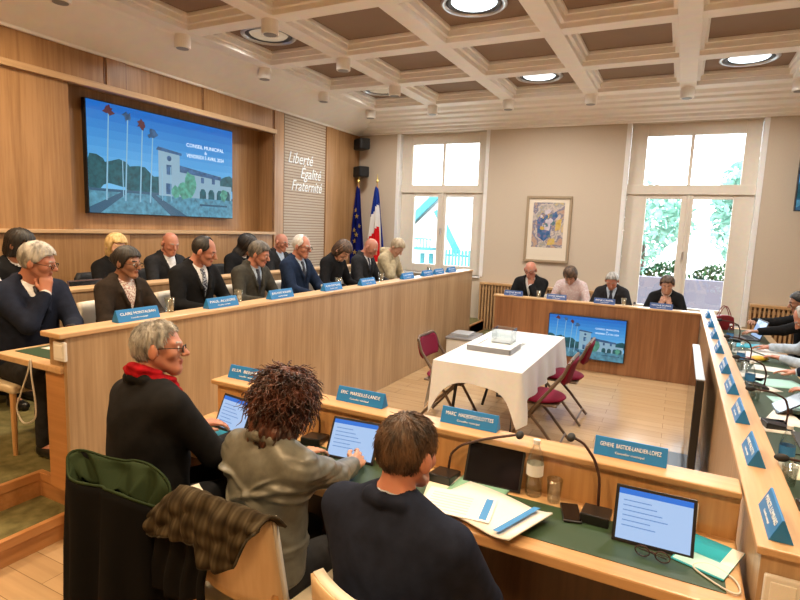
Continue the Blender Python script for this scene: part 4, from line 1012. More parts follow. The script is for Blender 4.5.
ROW2 = [
 dict(label='person in a white shirt cut by the left edge, back row', top=(-5.02, 2.33, 1.64), hair='short', haircol='brown', topwear='shirt', shirt='white', skin='fair', vox=.0085, lean=4),
 dict(label='dark-haired person in black behind the man with his fist at his chin', top=(-5.1, 2.78, 1.72), hair='bob', haircol='dark', topwear='sweater', topcol='black', skin='tan', vox=.008, head=(25, 10, 0), lean=8),
 dict(label='blonde woman in black in the back row below the wall screen', top=(-5.1, 3.68, 1.69), hair='bob', haircol='blonde', topwear='sweater', topcol='black', skin='pale', vox=.008, head=(-12, 6, 0), bw=.92),
 dict(label='bald man in a dark grey suit with open collar in the back row', top=(-5.1, 4.36, 1.71), hair=None, haircol='grey', topcol='charcoal', tie=None, skin='ruddy', vox=.008, head=(-10, 14, 0), lean=7, bw=1.1),
 dict(label='black-haired person in black leaning in the back row', top=(-5.05, 5.58, 1.675), hair='long', haircol='dark', topwear='sweater', topcol='black', skin='tan', vox=.0085, head=(35, 18, 0), lean=12),
 dict(label='bald man in glasses and dark jacket in the back row by the slatted panel', top=(-5.1, 6.29, 1.71), hair=None, haircol='grey', topcol='charcoal', shirt='shirt_blue', tie=None, skin='ruddy', vox=.0085, glasses=True, head=(0, 8, 0), lean=8),
]
FAR = [
 dict(label='balding man in a black jacket holding a hand to his mouth at the far desk', top=(-2.05, 8.46, 1.41), hair=None, haircol='grey', topcol='black', tie=None, shirt='white', skin='ruddy', glasses=True, bw=1.1, lean=9, head=(0, 14, 0), arms={'L': dict(w=(-.02, .19, 1.01), dir=(.1, -.15, 1), palm=(.2, -.95, 0), curl=1.2, pole=(-.5, .4, -1))}),
 dict(label='woman in a pale patterned blouse bowing her head at the far desk', top=(-1.45, 8.44, 1.334), hair='bob', haircol='brown', topwear='shirt', shirt='pattern', skin='fair', bw=.93, lean=14, head=(0, 36, 0)),
 dict(label='grey-haired man in a dark suit at the far desk, looking down', top=(-.855, 8.45, 1.313), hair='short', haircol='grey', topcol='charcoal', shirt='shirt_blue', skin='ruddy', lean=12, head=(0, 24, 0)),
 dict(label='brown-haired woman in black with both hands over her face before the right window', top=(-.127, 8.44, 1.326), hair='full', haircol='brown', topwear='sweater', topcol='black', skin='fair', bw=.95, lean=12, head=(0, 14, 0),
      arms={'L': dict(w=(-.05, .235, .93), dir=(.15, -.1, 1), palm=(.5, -.8, 0), curl=.5, pole=(-.8, .3, -1)), 'R': dict(w=(.05, .235, .93), dir=(-.15, -.1, 1), palm=(-.5, -.8, 0), curl=.5, pole=(.8, .3, -1))}),
]
for i, d in enumerate(ROW1):
    r = person(floor=DZ, face=(1, 0), group='people behind the raised desk', **d)
    seat_at(r, 'cream padded chair under the '+d['label'].split(' in ')[0].split(' bowing')[0]+' at the raised desk', 'cream chairs behind the raised desk', back=.01)
for i, d in enumerate(ROW2):
    r = person(floor=DZ, face=(1, 0), group='people in the back row', **d)
    office_at(r, 'black office chair under the '+d['label'].split(' below')[0].split(' with ')[0].split(' leaning')[0].split(' cut')[0].split(' behind')[0].split(' by ')[0], 'black chairs of the back row')
for i, d in enumerate(FAR):
    d = dict(d); r = person(floor=0, face=(0, -1), group='people at the far desk', vox=.009, **d)
    seat_at(r, 'cream chair behind the far desk under the '+d['label'].split(' at the')[0].split(' with both')[0].split(' bowing')[0].split(' holding')[0], 'cream chairs behind the far desk', back=.01)
# right desk
RIGHT = [
 dict(label='grey-haired man in a pale shirt leaning over the right desk', top=(1.02, 6.20, 1.265), hair='receding', haircol='grey', topwear='shirt', shirt='shirt_blue', skin='ruddy', lean=20, head=(0, 25, 0), arms={'R': dict(world=(.90, 6.62, .80), palm=(0, 0, -1)), 'L': dict(world=(.92, 6.05, .80))}),
 dict(label='dark-haired person in black reaching across the right desk near the window', top=(1.20, 7.42, 1.32), hair='short', haircol='dark', topwear='sweater', topcol='black', skin='tan', lean=10, head=(0, 10, 0), arms={'R': dict(world=(.82, 7.75, .90), dir=(-1, .2, .1)), 'L': dict(world=(.78, 7.10, .86))}),
 dict(label='person in a dark jacket at the right desk whose hand lies on the papers', top=(1.28, 5.02, 1.31), hair='short', haircol='brown', topwear='suit', topcol='navy', shirt='shirt_blue', skin='ruddy', lean=10, arms={'R': dict(world=(.90, 5.42, .80), curl=.3), 'L': dict(world=(.96, 4.85, .80))}),
]
for d in RIGHT:
    r = person(floor=0, face=(-1, 0), group='people at the right desk', vox=.0065, **d)
    seat_at(r, 'cream chair at the right desk under the '+d['label'].split(' leaning')[0].split(' reaching')[0].split(' at the')[0], 'cream chairs at the right desk', back=.01)
# foreground
pA = person('white-haired man in black coat and red scarf seen in profile in the foreground', None, (-2.10, 1.70, 1.405), 0, (0.05, 1), 7, -5, -10, (-36, -3, 0), 1.22, 1.2, {'R': dict(w=(.16, .40, .80)), 'L': dict(w=(-.14, .40, .80))}, 'ruddy', 'swept', 'grey', 'scarfcoat', 'black', 'white', None, True, 'cloth_red', V1, 'black', strands=3000)
pB = person('curly auburn-haired woman in a grey-olive jacket seen from behind, holding a tablet', None, (-1.345, 1.71, 1.27), 0, (0.08, 1), 5, 0, 0, (2, 16, 0), 1.06, 1.02, {'R': dict(world=(-1.235, 2.04, .79), dir=(-.25, 1, .1), palm=(-.7, 0, -.6), curl=.5), 'L': dict(world=(-1.52, 2.02, .79))}, 'fair', 'curly', 'auburn', 'blazer', 'olive', 'white', None, False, None, V1, 'charcoal', wrinkle=.016, strands=2600)
pC = person('short-haired man in a navy suit seen from behind in the foreground', None, (-.68, 1.44, 1.315), 0, (0.12, 1), 3, 0, 0, (-10, 4, 0), 1.22, 1.15, {'R': dict(w=(.10, .33, .70), pole=(1, -.2, -.5)), 'L': dict(w=(-.18, .36, .80))}, 'ruddy', 'short', 'brown', 'suit', 'navy', 'shirt_blue', 'tie_dark', False, None, V1, 'navy', strands=3000)
seat_at(pA, 'cream chair under the black coat with the green lining', 'foreground chairs', .0)
chair_used and setattr(bpy.data.objects['council_chair.%03d' % (len(chair_used)-1)], 'location', (-1.925, 1.60, 0)); bpy.data.objects['council_chair.%03d' % (len(chair_used)-1)].scale = (1, 1, .82)
cB = seat_at(pB, 'beech and cream chair under the plaid coat', 'foreground chairs', .0); cB.location.x += .03
seat_at(pC, 'beech and cream chair under the man in the navy suit seen from behind', 'foreground chairs', .0).location.x += .075
# ------------------------------------------------------------------ things on the desks
def mic(loc, rz, label, group, reach=.30, h=.26, pts=None):
    o = thing('gooseneck_microphone', label, 'microphone', loc, rz, group)
    ba = MB().prism([(-.07, 0), (.07, 0), (.07, .022), (-.07, .042)], -.055, .055, 'x').build('base', 'black_plastic', o, .005)
    m = MB(); m.lathe([(.012, .0), (.012, .004)], 14, (.0, -.03, .028)); m.build('button', 'grey_plastic', ba)
    pts = pts or [(0, .05, .03), (0, .055, h*.55), (0, .03, h*.85), (0, -.04, h*1.0), (0, -reach*.6, h*1.05)]
    P = []
    for i in range(len(pts)-1):
        for t in np.linspace(0, 1, 5)[:-1]: P.append(Vector(pts[i]).lerp(Vector(pts[i+1]), t))
    P.append(Vector(pts[-1])); P = [P[0]]+[(P[i-1]+P[i]*2+P[i+1])/4 for i in range(1, len(P)-1)]+[P[-1]]
    MB().tube(P, .006).build('gooseneck', 'brown_leather', o, smooth=True)
    e = P[-1]; MB().ell((e.x, e.y-.012, e.z), (.017, .03, .017), 14, 9).build('foam_head', 'matte_black', o, smooth=True)
    return o
def tablet(loc, rz, tilt, w, h, label, group=None, on=True, stand=True, bar='blue_print'):
    o = thing('tablet_computer', label, 'tablet', loc, rz, group); t = R(tilt)
    A = frame_mat((1, 0, 0), (0, math.cos(t), math.sin(t)), (0, -math.sin(t), math.cos(t)), (0, 0, .004))
    # slab standing on its lower edge: x across, y' up the slab
    ca = MB().box(-w/2, w/2, 0, h, -.006, .002, A).build('casing', 'black_plastic', o, .003)
    if on:
        MB().box(-w/2+.012, w/2-.012, .012, h-.012, .0022, .0030, A).build('screen', 'tab_screen', ca)
        m = MB(); m.box(-w/2+.012, w/2-.012, h-.032, h-.012, .0031, .0036, A); m.build('title_bar', 'tab_bar', ca)
        m = MB()
        for i in range(6): m.box(-w/2+.03, -w/2+.03+w*(.35+.07*((i*5) % 4)), h-.055-i*.018, h-.051-i*.018, .0031, .0035, A)
        m.build('screen_lines', 'tab_lines', ca)
    else: MB().box(-w/2+.010, w/2-.010, .010, h-.010, .0022, .0030, A).build('screen', 'screen_black', ca)
    if stand:
        MB().prism([(.0, .0), (.10, 0), (h*math.cos(t)*.55+.002, h*math.sin(t)*.55), (h*math.cos(t)*.5, h*math.sin(t)*.5)], -w*.3, w*.3, 'x').build('folded_cover', 'dark_grey', o)
    return o
emit('tab_screen', (.42, .62, .95, 1), .75, (.03, .03, .03, 1), .12); emit('tab_bar', (.02, .16, .62, 1), .9); emit('tab_lines', (.2, .36, .7, 1), .7)
ZT_ = .741
tablet((.005, 2.10, ZT_), .03, 68, .275, .205, 'lit tablet on the front desk beside the teal folders, nobody behind it', 'tablets on the front desk')
tablet((-1.34, 2.16, ZT_), .10, 62, .26, .20, 'lit tablet held by the curly-haired woman', 'tablets on the front desk')
tablet((-2.09, 2.13, ZT_), -.15, 66, .25, .19, 'lit tablet with teal keyboard cover before the white-haired man in the red scarf', 'tablets on the front desk')
tablet((-.655, 2.26, ZT_), .06, 64, .26, .20, 'dark switched-off tablet on the front desk beside the bottle', 'tablets on the front desk', on=False)
tag(MB().box(-2.20, -1.97, 1.99, 2.115, ZT_, ZT_+.012).build('keyboard_cover', 'teal_folder', None, .003), 'teal keyboard cover lying before the leftmost tablet', 'keyboard cover')
mic((-.205, 2.235, ZT_), 0, 'microphone on the front desk beside the lit tablet at the right', 'microphones on the front desk', pts=[(0, .05, .03), (-.005, .055, .15), (-.03, .055, .22), (-.075, .05, .28), (-.125, .04, .305)])
mic((-.87, 2.24, ZT_), 0, 'microphone on the front desk left of the dark tablet', 'microphones on the front desk', pts=[(0, .05, .03), (.005, .055, .10), (.05, .06, .15), (.16, .07, .20), (.31, .11, .24)])
mic((-1.62, 2.28, ZT_), .2, 'microphone on the front desk before the curly-haired woman', 'microphones on the front desk', .2, .16)
o = thing('smartphone', 'black smartphone lying on the green desk inlay', 'phone', (-.30, 2.21, ZT_+.002), .28)
MB().box(-.037, .037, -.075, .075, 0, .010).build('body', 'black_plastic', o, .004); MB().box(-.033, .033, -.068, .068, .010, .0108).build('screen', 'screen_black', o)
o = thing('eyeglasses', 'folded eyeglasses lying before the lit tablet at the right', 'eyeglasses', (.01, 2.03, ZT_+.003), -.12)
for q in (-1, 1):
    MB().tube([(q*.033+.024*math.cos(a), .0, .022+.019*math.sin(a)) for a in np.linspace(0, 2*PI, 17)], .0022, 6).build('rim', 'brown_leather', o, smooth=True)
    MB().prism([(q*.033+.022*math.cos(a), .022+.017*math.sin(a)) for a in np.linspace(0, 2*PI, 17)[:-1]], -.0005, .0005, 'y').build('lens', 'spectacle_glass', o)
    MB().tube([(q*.057, 0, .026), (q*.058, .01, .024), (-q*.045, .022+.008*q, .012)], .002, 6).build('temple', 'brown_leather', o, smooth=True)
MB().tube([(-.010, 0, .026), (0, .001, .030), (.010, 0, .026)], .002, 6).build('bridge', 'brown_leather', o)
def bottle(loc, label, h=.22, r=.032, group='water bottles', lab='blue_print'):
    o = thing('water_bottle', label, 'bottle', loc, 0, group)
    MB().lathe([(r*.9, 0), (r, .01), (r, h*.25), (r*.93, h*.30), (r, h*.36), (r, h*.62), (r*.75, h*.78), (r*.38, h*.89), (r*.36, h*.95)], 20).build('body', 'clear_glass', o, smooth=True)
    MB().lathe([(r*.43, h*.93), (r*.43, h), (r*.36, h*1.005)], 14).build('cap', 'white_plastic', o)
    MB().lathe([(r*1.01, h*.38), (r*1.01, h*.58)], 20, cap=False).build('paper_label', lab, o)
def tumbler(loc, label, group='drinking glasses'):
    o = thing('drinking_glass', label, 'glass', loc, 0, group)
    MB().lathe([(.026, 0), (.034, .10), (.0315, .10), (.024, .006), (.001, .005)], 20).build('bowl', 'clear_glass', o, smooth=True)
bottle((-.475, 2.30, ZT_), 'clear water bottle beside the dark tablet on the front desk', .25, .036, 'water bottles', 'paper')
tumbler((-.385, 2.285, ZT_), 'drinking glass right of the water bottle on the front desk')
def sheet(name, label, cat, cx, cy, w, h, rz, z, m, t=.002, group=None, curl=0):
    o = MB().grid(lambda u, v: ((u-.5)*w, (v-.5)*h, curl*max(0, u-.6)**2*4), 8, 4).build(name, m, None, solid=t, smooth=True)
    o.location = (cx, cy, z+t/2); o.rotation_euler = (0, 0, rz); return tag(o, label, cat, group)
o = sheet('paper_sheet', 'cream sheet sticking out left under the printed booklet', 'paper', -.80, 2.14, .21, .29, .25, ZT_+.003, 'paper_cream', .002, 'loose papers on the front desk')
o = sheet('green_folder', 'green folder under the white papers on the front desk', 'folder', -.70, 2.14, .23, .30, -.10, ZT_+.006, 'green_folder', .003)
o = thing('open_booklet', 'open white booklet with curled blue-striped page on the front desk', 'booklet', (-.60, 2.04, ZT_+.011), -.35)
MB().grid(lambda u, v: ((u-.5)*.42, (v-.5)*.29, .012*math.sin(u*PI)+.06*max(0, u-.72)**2*6), 16, 4).build('pages', 'paper', o, smooth=True, solid=.006)
m = MB(); m.grid(lambda u, v: (.13+.03*u, (v-.5)*.27, .0195+.012*math.sin((.81+.07*u)*PI)*0+.06*max(0, .81+.07*u-.72)**2*6+.004), 3, 4); m.build('blue_stripe', 'blue_print', o, solid=.001)
o = thing('printed_sheet', 'printed white sheet with a blue edge overlapping the front edge of the desk', 'paper', (-.71, 2.00, ZT_+.028), .12)
MB().box(-.145, .145, -.10, .10, 0, .003).build('page', 'paper', o); m = MB()
for i in range(7): m.box(-.12, .05, -.075+i*.022, -.070+i*.022, .003, .0034)
m.build('printed_lines', 'paper_print', o); MB().box(.10, .13, -.085, .085, .003, .0036).build('blue_edge', 'blue_print', o)
o = sheet('teal_folder', 'teal and white folder behind the lit tablet at the right end of the front desk', 'folder', .19, 2.16, .17, .24, -.35, ZT_+.003, 'teal_folder', .004)
MB().box(-.08, .085, -.115, -.02, .003, .0036).build('pale_panel', 'pale_teal', o); MB().box(.045, .085, -.02, .115, .003, .0036).build('white_panel', 'paper', o)
def loop(name, pts, label, r=.0035, m='cable_pale'):
    P = []; n = len(pts)
    for i in range(n):
        a, b, c, d = (Vector(pts[(i+k-1) % n]) for k in range(4))
        for t in np.linspace(0, 1, 9)[:-1]:
            P.append(.5*((2*b)+(-a+c)*t+(2*a-5*b+4*c-d)*t*t+(-a+3*b-3*c+d)*t**3))
    P.append(P[0]); o = MB().tube(P, r, 6).build(name, m, None, smooth=True); return tag(o, label, 'cable')
loop('cable_loop', [(.14, 2.06, ZT_+.006), (.19, 2.00, ZT_+.006), (.25, 1.96, ZT_+.006), (.275, 1.98, ZT_+.006), (.26, 2.05, ZT_+.006), (.19, 2.10, ZT_+.006)], 'pale cable loop lying at the right corner of the front desk')
loop('hanging_cable', [(-3.245, 1.775, 1.05), (-3.255, 1.765, .98), (-3.34, 1.76, .82), (-3.37, 1.755, .74), (-3.30, 1.75, .67), (-3.20, 1.755, .71), (-3.19, 1.76, .80), (-3.225, 1.765, .97)], 'pale cable loop hanging from the near end of the raised desk', .005)
# raised desk
for i, (y, lb) in enumerate(((2.02, 'microphone before the man with his fist at his chin'), (2.65, 'microphone beside the woman in glasses'), (3.38, 'microphone between the woman in glasses and the balding man'), (4.05, 'microphone before the man in the grey-green suit'), (4.85, 'microphone before the man in the blue suit'), (5.70, 'microphone before the bowed woman'), (6.45, 'microphone before the bald man near the flags'))):
    mic((-3.30, y, 1.041), PI/2-.3, lb+' on the raised desk', 'microphones on the raised desk', .22, .17)
for i, (y, lb) in enumerate(((2.62, 'glass beside the woman in glasses on the raised desk'), (3.28, 'glass left of the balding man on the raised desk'), (4.72, 'glass left of the man in the blue suit on the raised desk'), (5.62, 'glass beside the bowed woman on the raised desk'), (7.0, 'glass near the far end of the raised desk'))):
    tumbler((-3.10, y, 1.235), lb, 'glasses on the raised desk')
for y, lb in ((3.42, 'bottle between the balding man and the man in grey-green on the raised desk'), (4.60, 'bottle before the man in the blue suit'), (5.55, 'bottle left of the bowed woman on the raised desk')): bottle((-3.22, y, 1.041), lb, .22, .03, 'bottles on the raised desk')
for y, lb in ((2.1, 'papers under the folded arms of the man at the left end of the raised desk'), (2.95, 'papers before the woman in glasses'), (3.8, 'papers before the balding man'), (4.5, 'papers before the man in grey-green'), (5.2, 'papers before the man in the blue suit'), (6.0, 'papers before the bowed woman'), (6.72, 'papers before the bald man near the flags'), (7.5, 'papers before the person in the beige hooded top')):
    sheet('paper_sheet', lb, 'paper', -3.36, y, .21, .30, PI/2+.1, 1.0415, 'paper', .002, 'papers on the raised desk')
def laptop(loc, rz, label, lid='dark_grey', w=.34, on=False):
    o = thing('laptop_computer', label, 'laptop', loc, rz, None)
    kb = MB().box(-w/2, w/2, -.115, .115, 0, .016).build('keyboard_base', 'dark_grey', o, .004)
    A = frame_mat((1, 0, 0), (0, math.cos(R(72)), math.sin(R(72))), (0, -math.sin(R(72)), math.cos(R(72))), (0, .115, .014))
    ld = MB().box(-w/2, w/2, 0, .225, -.008, 0, A).build('lid', lid, o, .003); MB().box(-w/2+.012, w/2-.012, .015, .21, .0003, .001, A).build('screen', 'tab_screen' if on else 'screen_black', ld)
    m = MB()
    for i in range(5):
        for j in range(12): m.box(-w/2+.03+j*(w-.06)/12, -w/2+.025+(j+1)*(w-.06)/12, .0+i*.018, .014+i*.018, .016, .018)
    m.build('keys', 'matte_black', kb)
laptop((-4.75, 3.22, 1.05), PI/2, 'dark open laptop on the back row desk beside the blonde woman', 'brown_leather')
sheet('paper_sheet', 'papers on the back row desk before the bald man in dark grey', 'paper', -4.7, 4.4, .21, .3, 1.5, 1.05, 'paper', .003, 'papers on the back row desk')
sheet('paper_sheet', 'papers on the back row desk before the bald man in glasses', 'paper', -4.7, 6.2, .21, .3, 1.5, 1.05, 'paper', .003, 'papers on the back row desk')
# far desk
for x, lb in ((-2.1, 'man with hand at mouth'), (-1.5, 'woman in the patterned blouse'), (-.87, 'man in the dark suit'), (-.15, 'woman hiding her face')): sheet('paper_sheet', 'papers before the %s at the far desk' % lb, 'paper', x, 8.15, .3, .21, .1, .745, 'paper', .003, 'papers on the far desk')
tumbler((-1.76, 7.88, .94), 'glass on the far desk between the first two name plates', 'glasses on the far desk'); tumbler((-.62, 7.88, .94), 'glass on the far desk between the last two name plates', 'glasses on the far desk')
for x, lb in ((-1.8, 'left microphone on the far desk'), (-.5, 'right microphone on the far desk')): mic((x, 8.0, .745), PI, lb, 'microphones on the far desk', .2, .2)
# right desk
o = thing('handbag', 'dark red handbag with looped handles at the far end of the right desk', 'handbag', (.56, 7.95, ZT_), .3); o.scale = (.62, .62, .75)
MB().prism([(-.20, 0), (.20, 0), (.17, .22), (.06, .25), (-.06, .25), (-.17, .22)], -.07, .07, 'y').build('body', 'red_bag', o, .02, seg=3)
for y in (-.05, .05): MB().tube([(-.12+.24*t, y, .22+.18*math.sin(PI*t)) for t in np.linspace(0, 1, 13)], .008).build('handle', 'red_bag', o, smooth=True)
laptop((.74, 7.40, ZT_), PI/2+.2+PI, 'open laptop on the right desk near the window, screen lit', 'dark_grey', .32, True)
laptop((.80, 3.72, ZT_), -PI/2, 'dark laptop on the near part of the right desk')
for (x, y, w_, h_, a, mt, lb, c_) in ((.74, 6.9, .32, .24, .2, 'teal_folder', 'teal folder before the grey-haired man leaning over the right desk', 'folder'), (.70, 6.38, .21, .30, .5, 'paper', 'white papers beside the yellow packet on the right desk', 'paper'), (.82, 5.75, .30, .22, -.2, 'paper', 'white papers between two seats on the right desk', 'paper'),
    (.76, 5.2, .40, .28, .3, 'pale_teal', 'pale teal folder on the right desk under the outstretched hand', 'folder'), (.84, 4.55, .30, .42, .15, 'pale_teal', 'pale teal folder nearer the camera on the right desk', 'folder'), (.72, 4.2, .21, .30, -.3, 'paper', 'white paper on the right desk behind the dark laptop', 'paper'), (.88, 6.62, .21, .30, .4, 'paper', 'white papers by the far hand of the grey-haired man at the right desk', 'paper'), (.62, 5.36, .21, .30, -.3, 'paper', 'white papers under the middle glass of the right desk', 'paper'), (.92, 4.25, .30, .21, .2, 'paper_cream', 'cream paper at the sitters edge of the right desk', 'paper'), (.60, 3.98, .21, .28, .15, 'paper', 'white papers under the microphone by the dark laptop', 'paper'), (.86, 3.2, .25, .3, -.2, 'pale_teal', 'pale teal folder before the nearest bottle of the right desk', 'folder'),
    (.62, 5.0, .21, .30, .6, 'paper', 'white papers below the middle microphone of the right desk', 'paper'), (.90, 3.95, .25, .34, -.4, 'paper', 'white papers right of the tilted dark tablet', 'paper'), (.64, 6.05, .21, .28, -.5, 'paper', 'white papers under the yellow packet edge on the right desk', 'paper'), (.66, 2.75, .30, .22, .5, 'paper_cream', 'cream paper beside the spectacle case on the right desk', 'paper'),
    (.70, 3.25, .30, .21, .25, 'paper_cream', 'cream paper on the near part of the right desk', 'paper')):
    sheet('folder' if c_ == 'folder' else 'paper_sheet', lb, c_, x, y, w_, h_, a, ZT_+.001, mt, .004)
o = thing('snack_packet', 'yellow packet lying on the right desk', 'packet', (.76, 6.12, ZT_+.002), .5); MB().ell((0, 0, .022), (.09, .06, .022), 16, 8).build('pouch', 'yellow_pack', o, smooth=True); MB().box(-.105, -.08, -.05, .05, .018, .024).build('seal', 'red_bag', o)
for x, y, lb in ((.55, 6.75, 'farthest bottle on the right desk'), (.56, 5.62, 'middle bottle on the right desk'), (.55, 4.78, 'bottle behind the fourth name plate of the right desk'), (.56, 3.20, 'nearest tall bottle on the right desk')): bottle((x, y, ZT_), lb, .24, .034, 'bottles on the right desk')
for x, y, lb in ((.56, 6.45, 'farthest glass on the right desk'), (.58, 5.45, 'glass behind the middle bottle on the right desk'), (.57, 4.55, 'glass before the fourth bottle on the right desk'), (.55, 3.02, 'glass next to the nearest bottle on the right desk'), (.63, 2.95, 'second glass next to the nearest bottle on the right desk')): tumbler((x, y, ZT_), lb, 'glasses on the right desk')
for y, lb in ((7.1, 'farthest microphone of the right desk'), (5.95, 'microphone before the grey-haired man at the right desk'), (4.95, 'microphone before the person in the dark jacket at the right desk'), (3.95, 'microphone by the dark laptop on the right desk'), (2.75, 'nearest microphone of the right desk')): mic((.62, y, ZT_), -PI/2+.2, lb, 'microphones on the right desk', .25, .22)
tablet((.66, 4.38, ZT_), -PI/2, 35, .26, .19, 'dark tablet lying tilted on the right desk', None, on=False)
tag(loop('cable_loop', [(.60, 3.45, ZT_+.004), (.70, 3.50, ZT_+.004), (.74, 3.40, ZT_+.004), (.66, 3.32, ZT_+.004)], 'x', .004, 'matte_black'), 'black cable coil on the near part of the right desk', 'cable')
o = thing('spectacle_case', 'black and red spectacle case at the near end of the right desk', 'case', (.60, 2.60, ZT_), .3); MB().box(-.04, .04, -.09, .09, 0, .04).build('body', 'matte_black', o, .015, seg=3); MB().box(-.041, .041, -.05, .05, .012, .026).build('red_band', 'red_bag', o, .003)

# ------------------------------------------------------------------ coats over the chairs
o = thing('draped_coat', 'black coat with green lining draped over a chair in the foreground', 'coat', (-1.895, 1.33, 0), .22)
def coat(u, v):
    a = 2*PI*u; ca, sa = math.cos(a), math.sin(a)
    rx_ = .228+.015*v; ry_ = .075+.05*v
    fold = .012*math.sin(a*9+1)*min(1, v*2.2)+.008*math.sin(a*5)
    top_ = .885+.03*sa+.02*math.cos(2*a)-.12*max(0, ca)**3+.012*math.sin(3*a)
    return ((rx_+fold)*ca, (ry_+fold)*sa*(1.0+.2*(ca > 0)), top_*(1-v)+.17*v)
sh_ = MB().grid(lambda u, v: coat(u, v), 96, 20).build('outer_shell', 'coat_black', o, smooth=True, solid=.012)
MB().grid(lambda u, v: (coat(u, 0)[0]*(.985-.30*v)+.006*math.sin(u*70)*v, coat(u, 0)[1]*(.97-.93*v)+.016*math.sin(u*48+3*v)*min(1, v*4), coat(u, 0)[2]+.010*math.sin(PI*min(1, v*4))*(v < .25)-.075*v-.03*abs(math.sin(u*37))*v), 120, 12).build('green_lining', 'green_lining', o, smooth=True, solid=.006)
MB().tube([Vector(coat(u, 0))+Vector((0, 0, .006)) for u in np.linspace(0, 1, 65)], .0055, 8).build('collar_piping', 'green_lining', o, smooth=True)
ang = cB.rotation_euler.z; bx_, by_, bz_ = cB.location
o = thing('draped_coat', 'brown plaid coat hanging over the chair of the curly-haired woman', 'coat', (bx_, by_, bz_), ang)
def plaid(u, v):
    x = -.42+.655*u
    zt = np.interp(x, [-.42, -.30, -.22, -.1, .1, .24], [.735, .83, .905, .925, .93, .925])
    ed = np.interp(x, [-.42, -.3, -.2, -.05, -.01, .07, .14, .19, .24], [.69, .705, .735, .77, .70, .715, .75, .86, .90])
    if v < .25: t = v/.25; y = -.175-.075*t+.02*(x/.22)**2; z = zt-.07*(1-t)**1.5
    else: t = (v-.25)/.75; y = -.25-.035*math.sin(min(1, t*3)*PI/2)-.02*t+.02*(x/.22)**2*(abs(x) < .25)+.02*(abs(x) >= .25); z = zt-(zt-ed)*t
    w = .007*math.sin(u*34+v*5)+.008*math.sin(u*17-v*9)
    return (x, y-abs(w)*1.3, z+.3*w*(v > .1))
MB().grid(plaid, 72, 26).build('outer_shell', 'plaid', o, smooth=True, solid=.010)
MB().tube([Vector(plaid(u, 1)) for u in np.linspace(0, 1, 60)], .005, 6).build('hem', 'plaid_lining', o, smooth=True)
MB().grid(lambda u, v: (-.33+.30*u+.01*math.sin(v*6), -.262-.012*math.sin(u*20+2*v)-.01*v, plaid(.135+.46*u, 1)[2]+.03-(.30-.10*abs(u-.5))*v), 30, 14).build('lining_flap', 'coat_black', o, smooth=True, solid=.008)

# ------------------------------------------------------------------ outside the windows
struct(box('ground_outside', -40, 40, 9.7, 60, -1.2, -1.0, 'ext_ground', bevel=0))
o = thing('house', 'white gabled house with painted gable shadow and teal shutters seen through the left window', 'house', (-8.45, 20, -1))
MB().prism([(-3.2, 0), (.9, 0), (.9, 2.1), (.05, 3.5), (0, 4.0), (-2.2, 2.0), (-3.2, 1.9)], 0, 6, 'y').build('walls', 'ext_white', o)
m = MB()
for (a, b) in (((0.05, 4.2), (-2.3, 2.0)), ((.0, 3.55), (.95, 1.95))):
    d = Vector((b[0]-a[0], b[1]-a[1])).normalized(); n_ = Vector((d.y, -d.x))*.13
    m.prism([(a[0]-n_.x, a[1]-n_.y), (a[0]+n_.x, a[1]+n_.y), (b[0]+n_.x, b[1]+n_.y), (b[0]-n_.x, b[1]-n_.y)], -.5, -.30, 'y')
m.build('gable_shadow', 'ext_teal', o)  # teal bands colour in the bluish shadow along the gable slopes
m = MB(); m.prism([(-2.4, 2.05), (0.05, 4.35), (0.05, 4.5), (-2.5, 2.2)], -.45, 6.2, 'y'); m.prism([(.05, 3.6), (1.05, 1.95), (1.15, 2.02), (.15, 3.68)], -.45, 6.2, 'y'); m.build('roof', 'ext_roof', o)
m = MB(); m.box(-1.15, 0, -.9, 0, 2.02, 2.10); m.box(-1.15, 0, -.9, -.86, 2.42, 2.47)
for i in range(9): m.box(-1.13+i*.135, -1.10+i*.135, -.9, -.86, 2.1, 2.42)
m.build('balcony_railing', 'ext_teal', o)
for x in (-.80, -.42): MB().box(x, x+.16, -.06, 0, 1.25, 1.75+.1).build('shutter', 'ext_teal', o)
o = thing('garden_fence', 'teal slatted garden fence beside the white house', 'fence', (-7.2, 19, -1))
for i in range(12): MB().box(-.6+i*.13, -.53+i*.13, 0, .04, 0, 2.1).build('slat', 'ext_teal', o)
MB().box(-.62, 1.0, .04, .08, 1.85, 1.92).build('rail', 'ext_teal', o); MB().box(-.62, 1.0, .04, .08, .4, .47).build('rail', 'ext_teal', o)
tag(MB().box(-4, 5, 11.5, 11.7, -1, 1.10).build('parapet_wall', 'ext_lavender', None, .01), 'lavender-grey garden wall outside the right window', 'wall')
def leaves(name, cx, cy, cz, rx_, ry_, rz_, n_, sz, m, parent):
    b = MB(); r_ = random.Random(int(cx*10)+n_)
    for i in range(n_):
        th, ph = r_.uniform(0, 2*PI), math.asin(r_.uniform(-1, 1)); d = r_.uniform(.55, 1.05)
        p = Vector((cx+rx_*d*math.cos(ph)*math.cos(th), cy+ry_*d*math.cos(ph)*math.sin(th), cz+rz_*d*math.sin(ph)))
        a = Vector((r_.uniform(-1, 1), r_.uniform(-1, 1), r_.uniform(-1, 1))).normalized(); c = a.cross(Vector((.3, .5, .8))).normalized(); s_ = sz*r_.uniform(.6, 1.3)
        b.add([p-a*s_, p+c*s_*.45, p+a*s_, p-c*s_*.45], [(0, 1, 2, 3)])
    return b.build(name, m, parent)
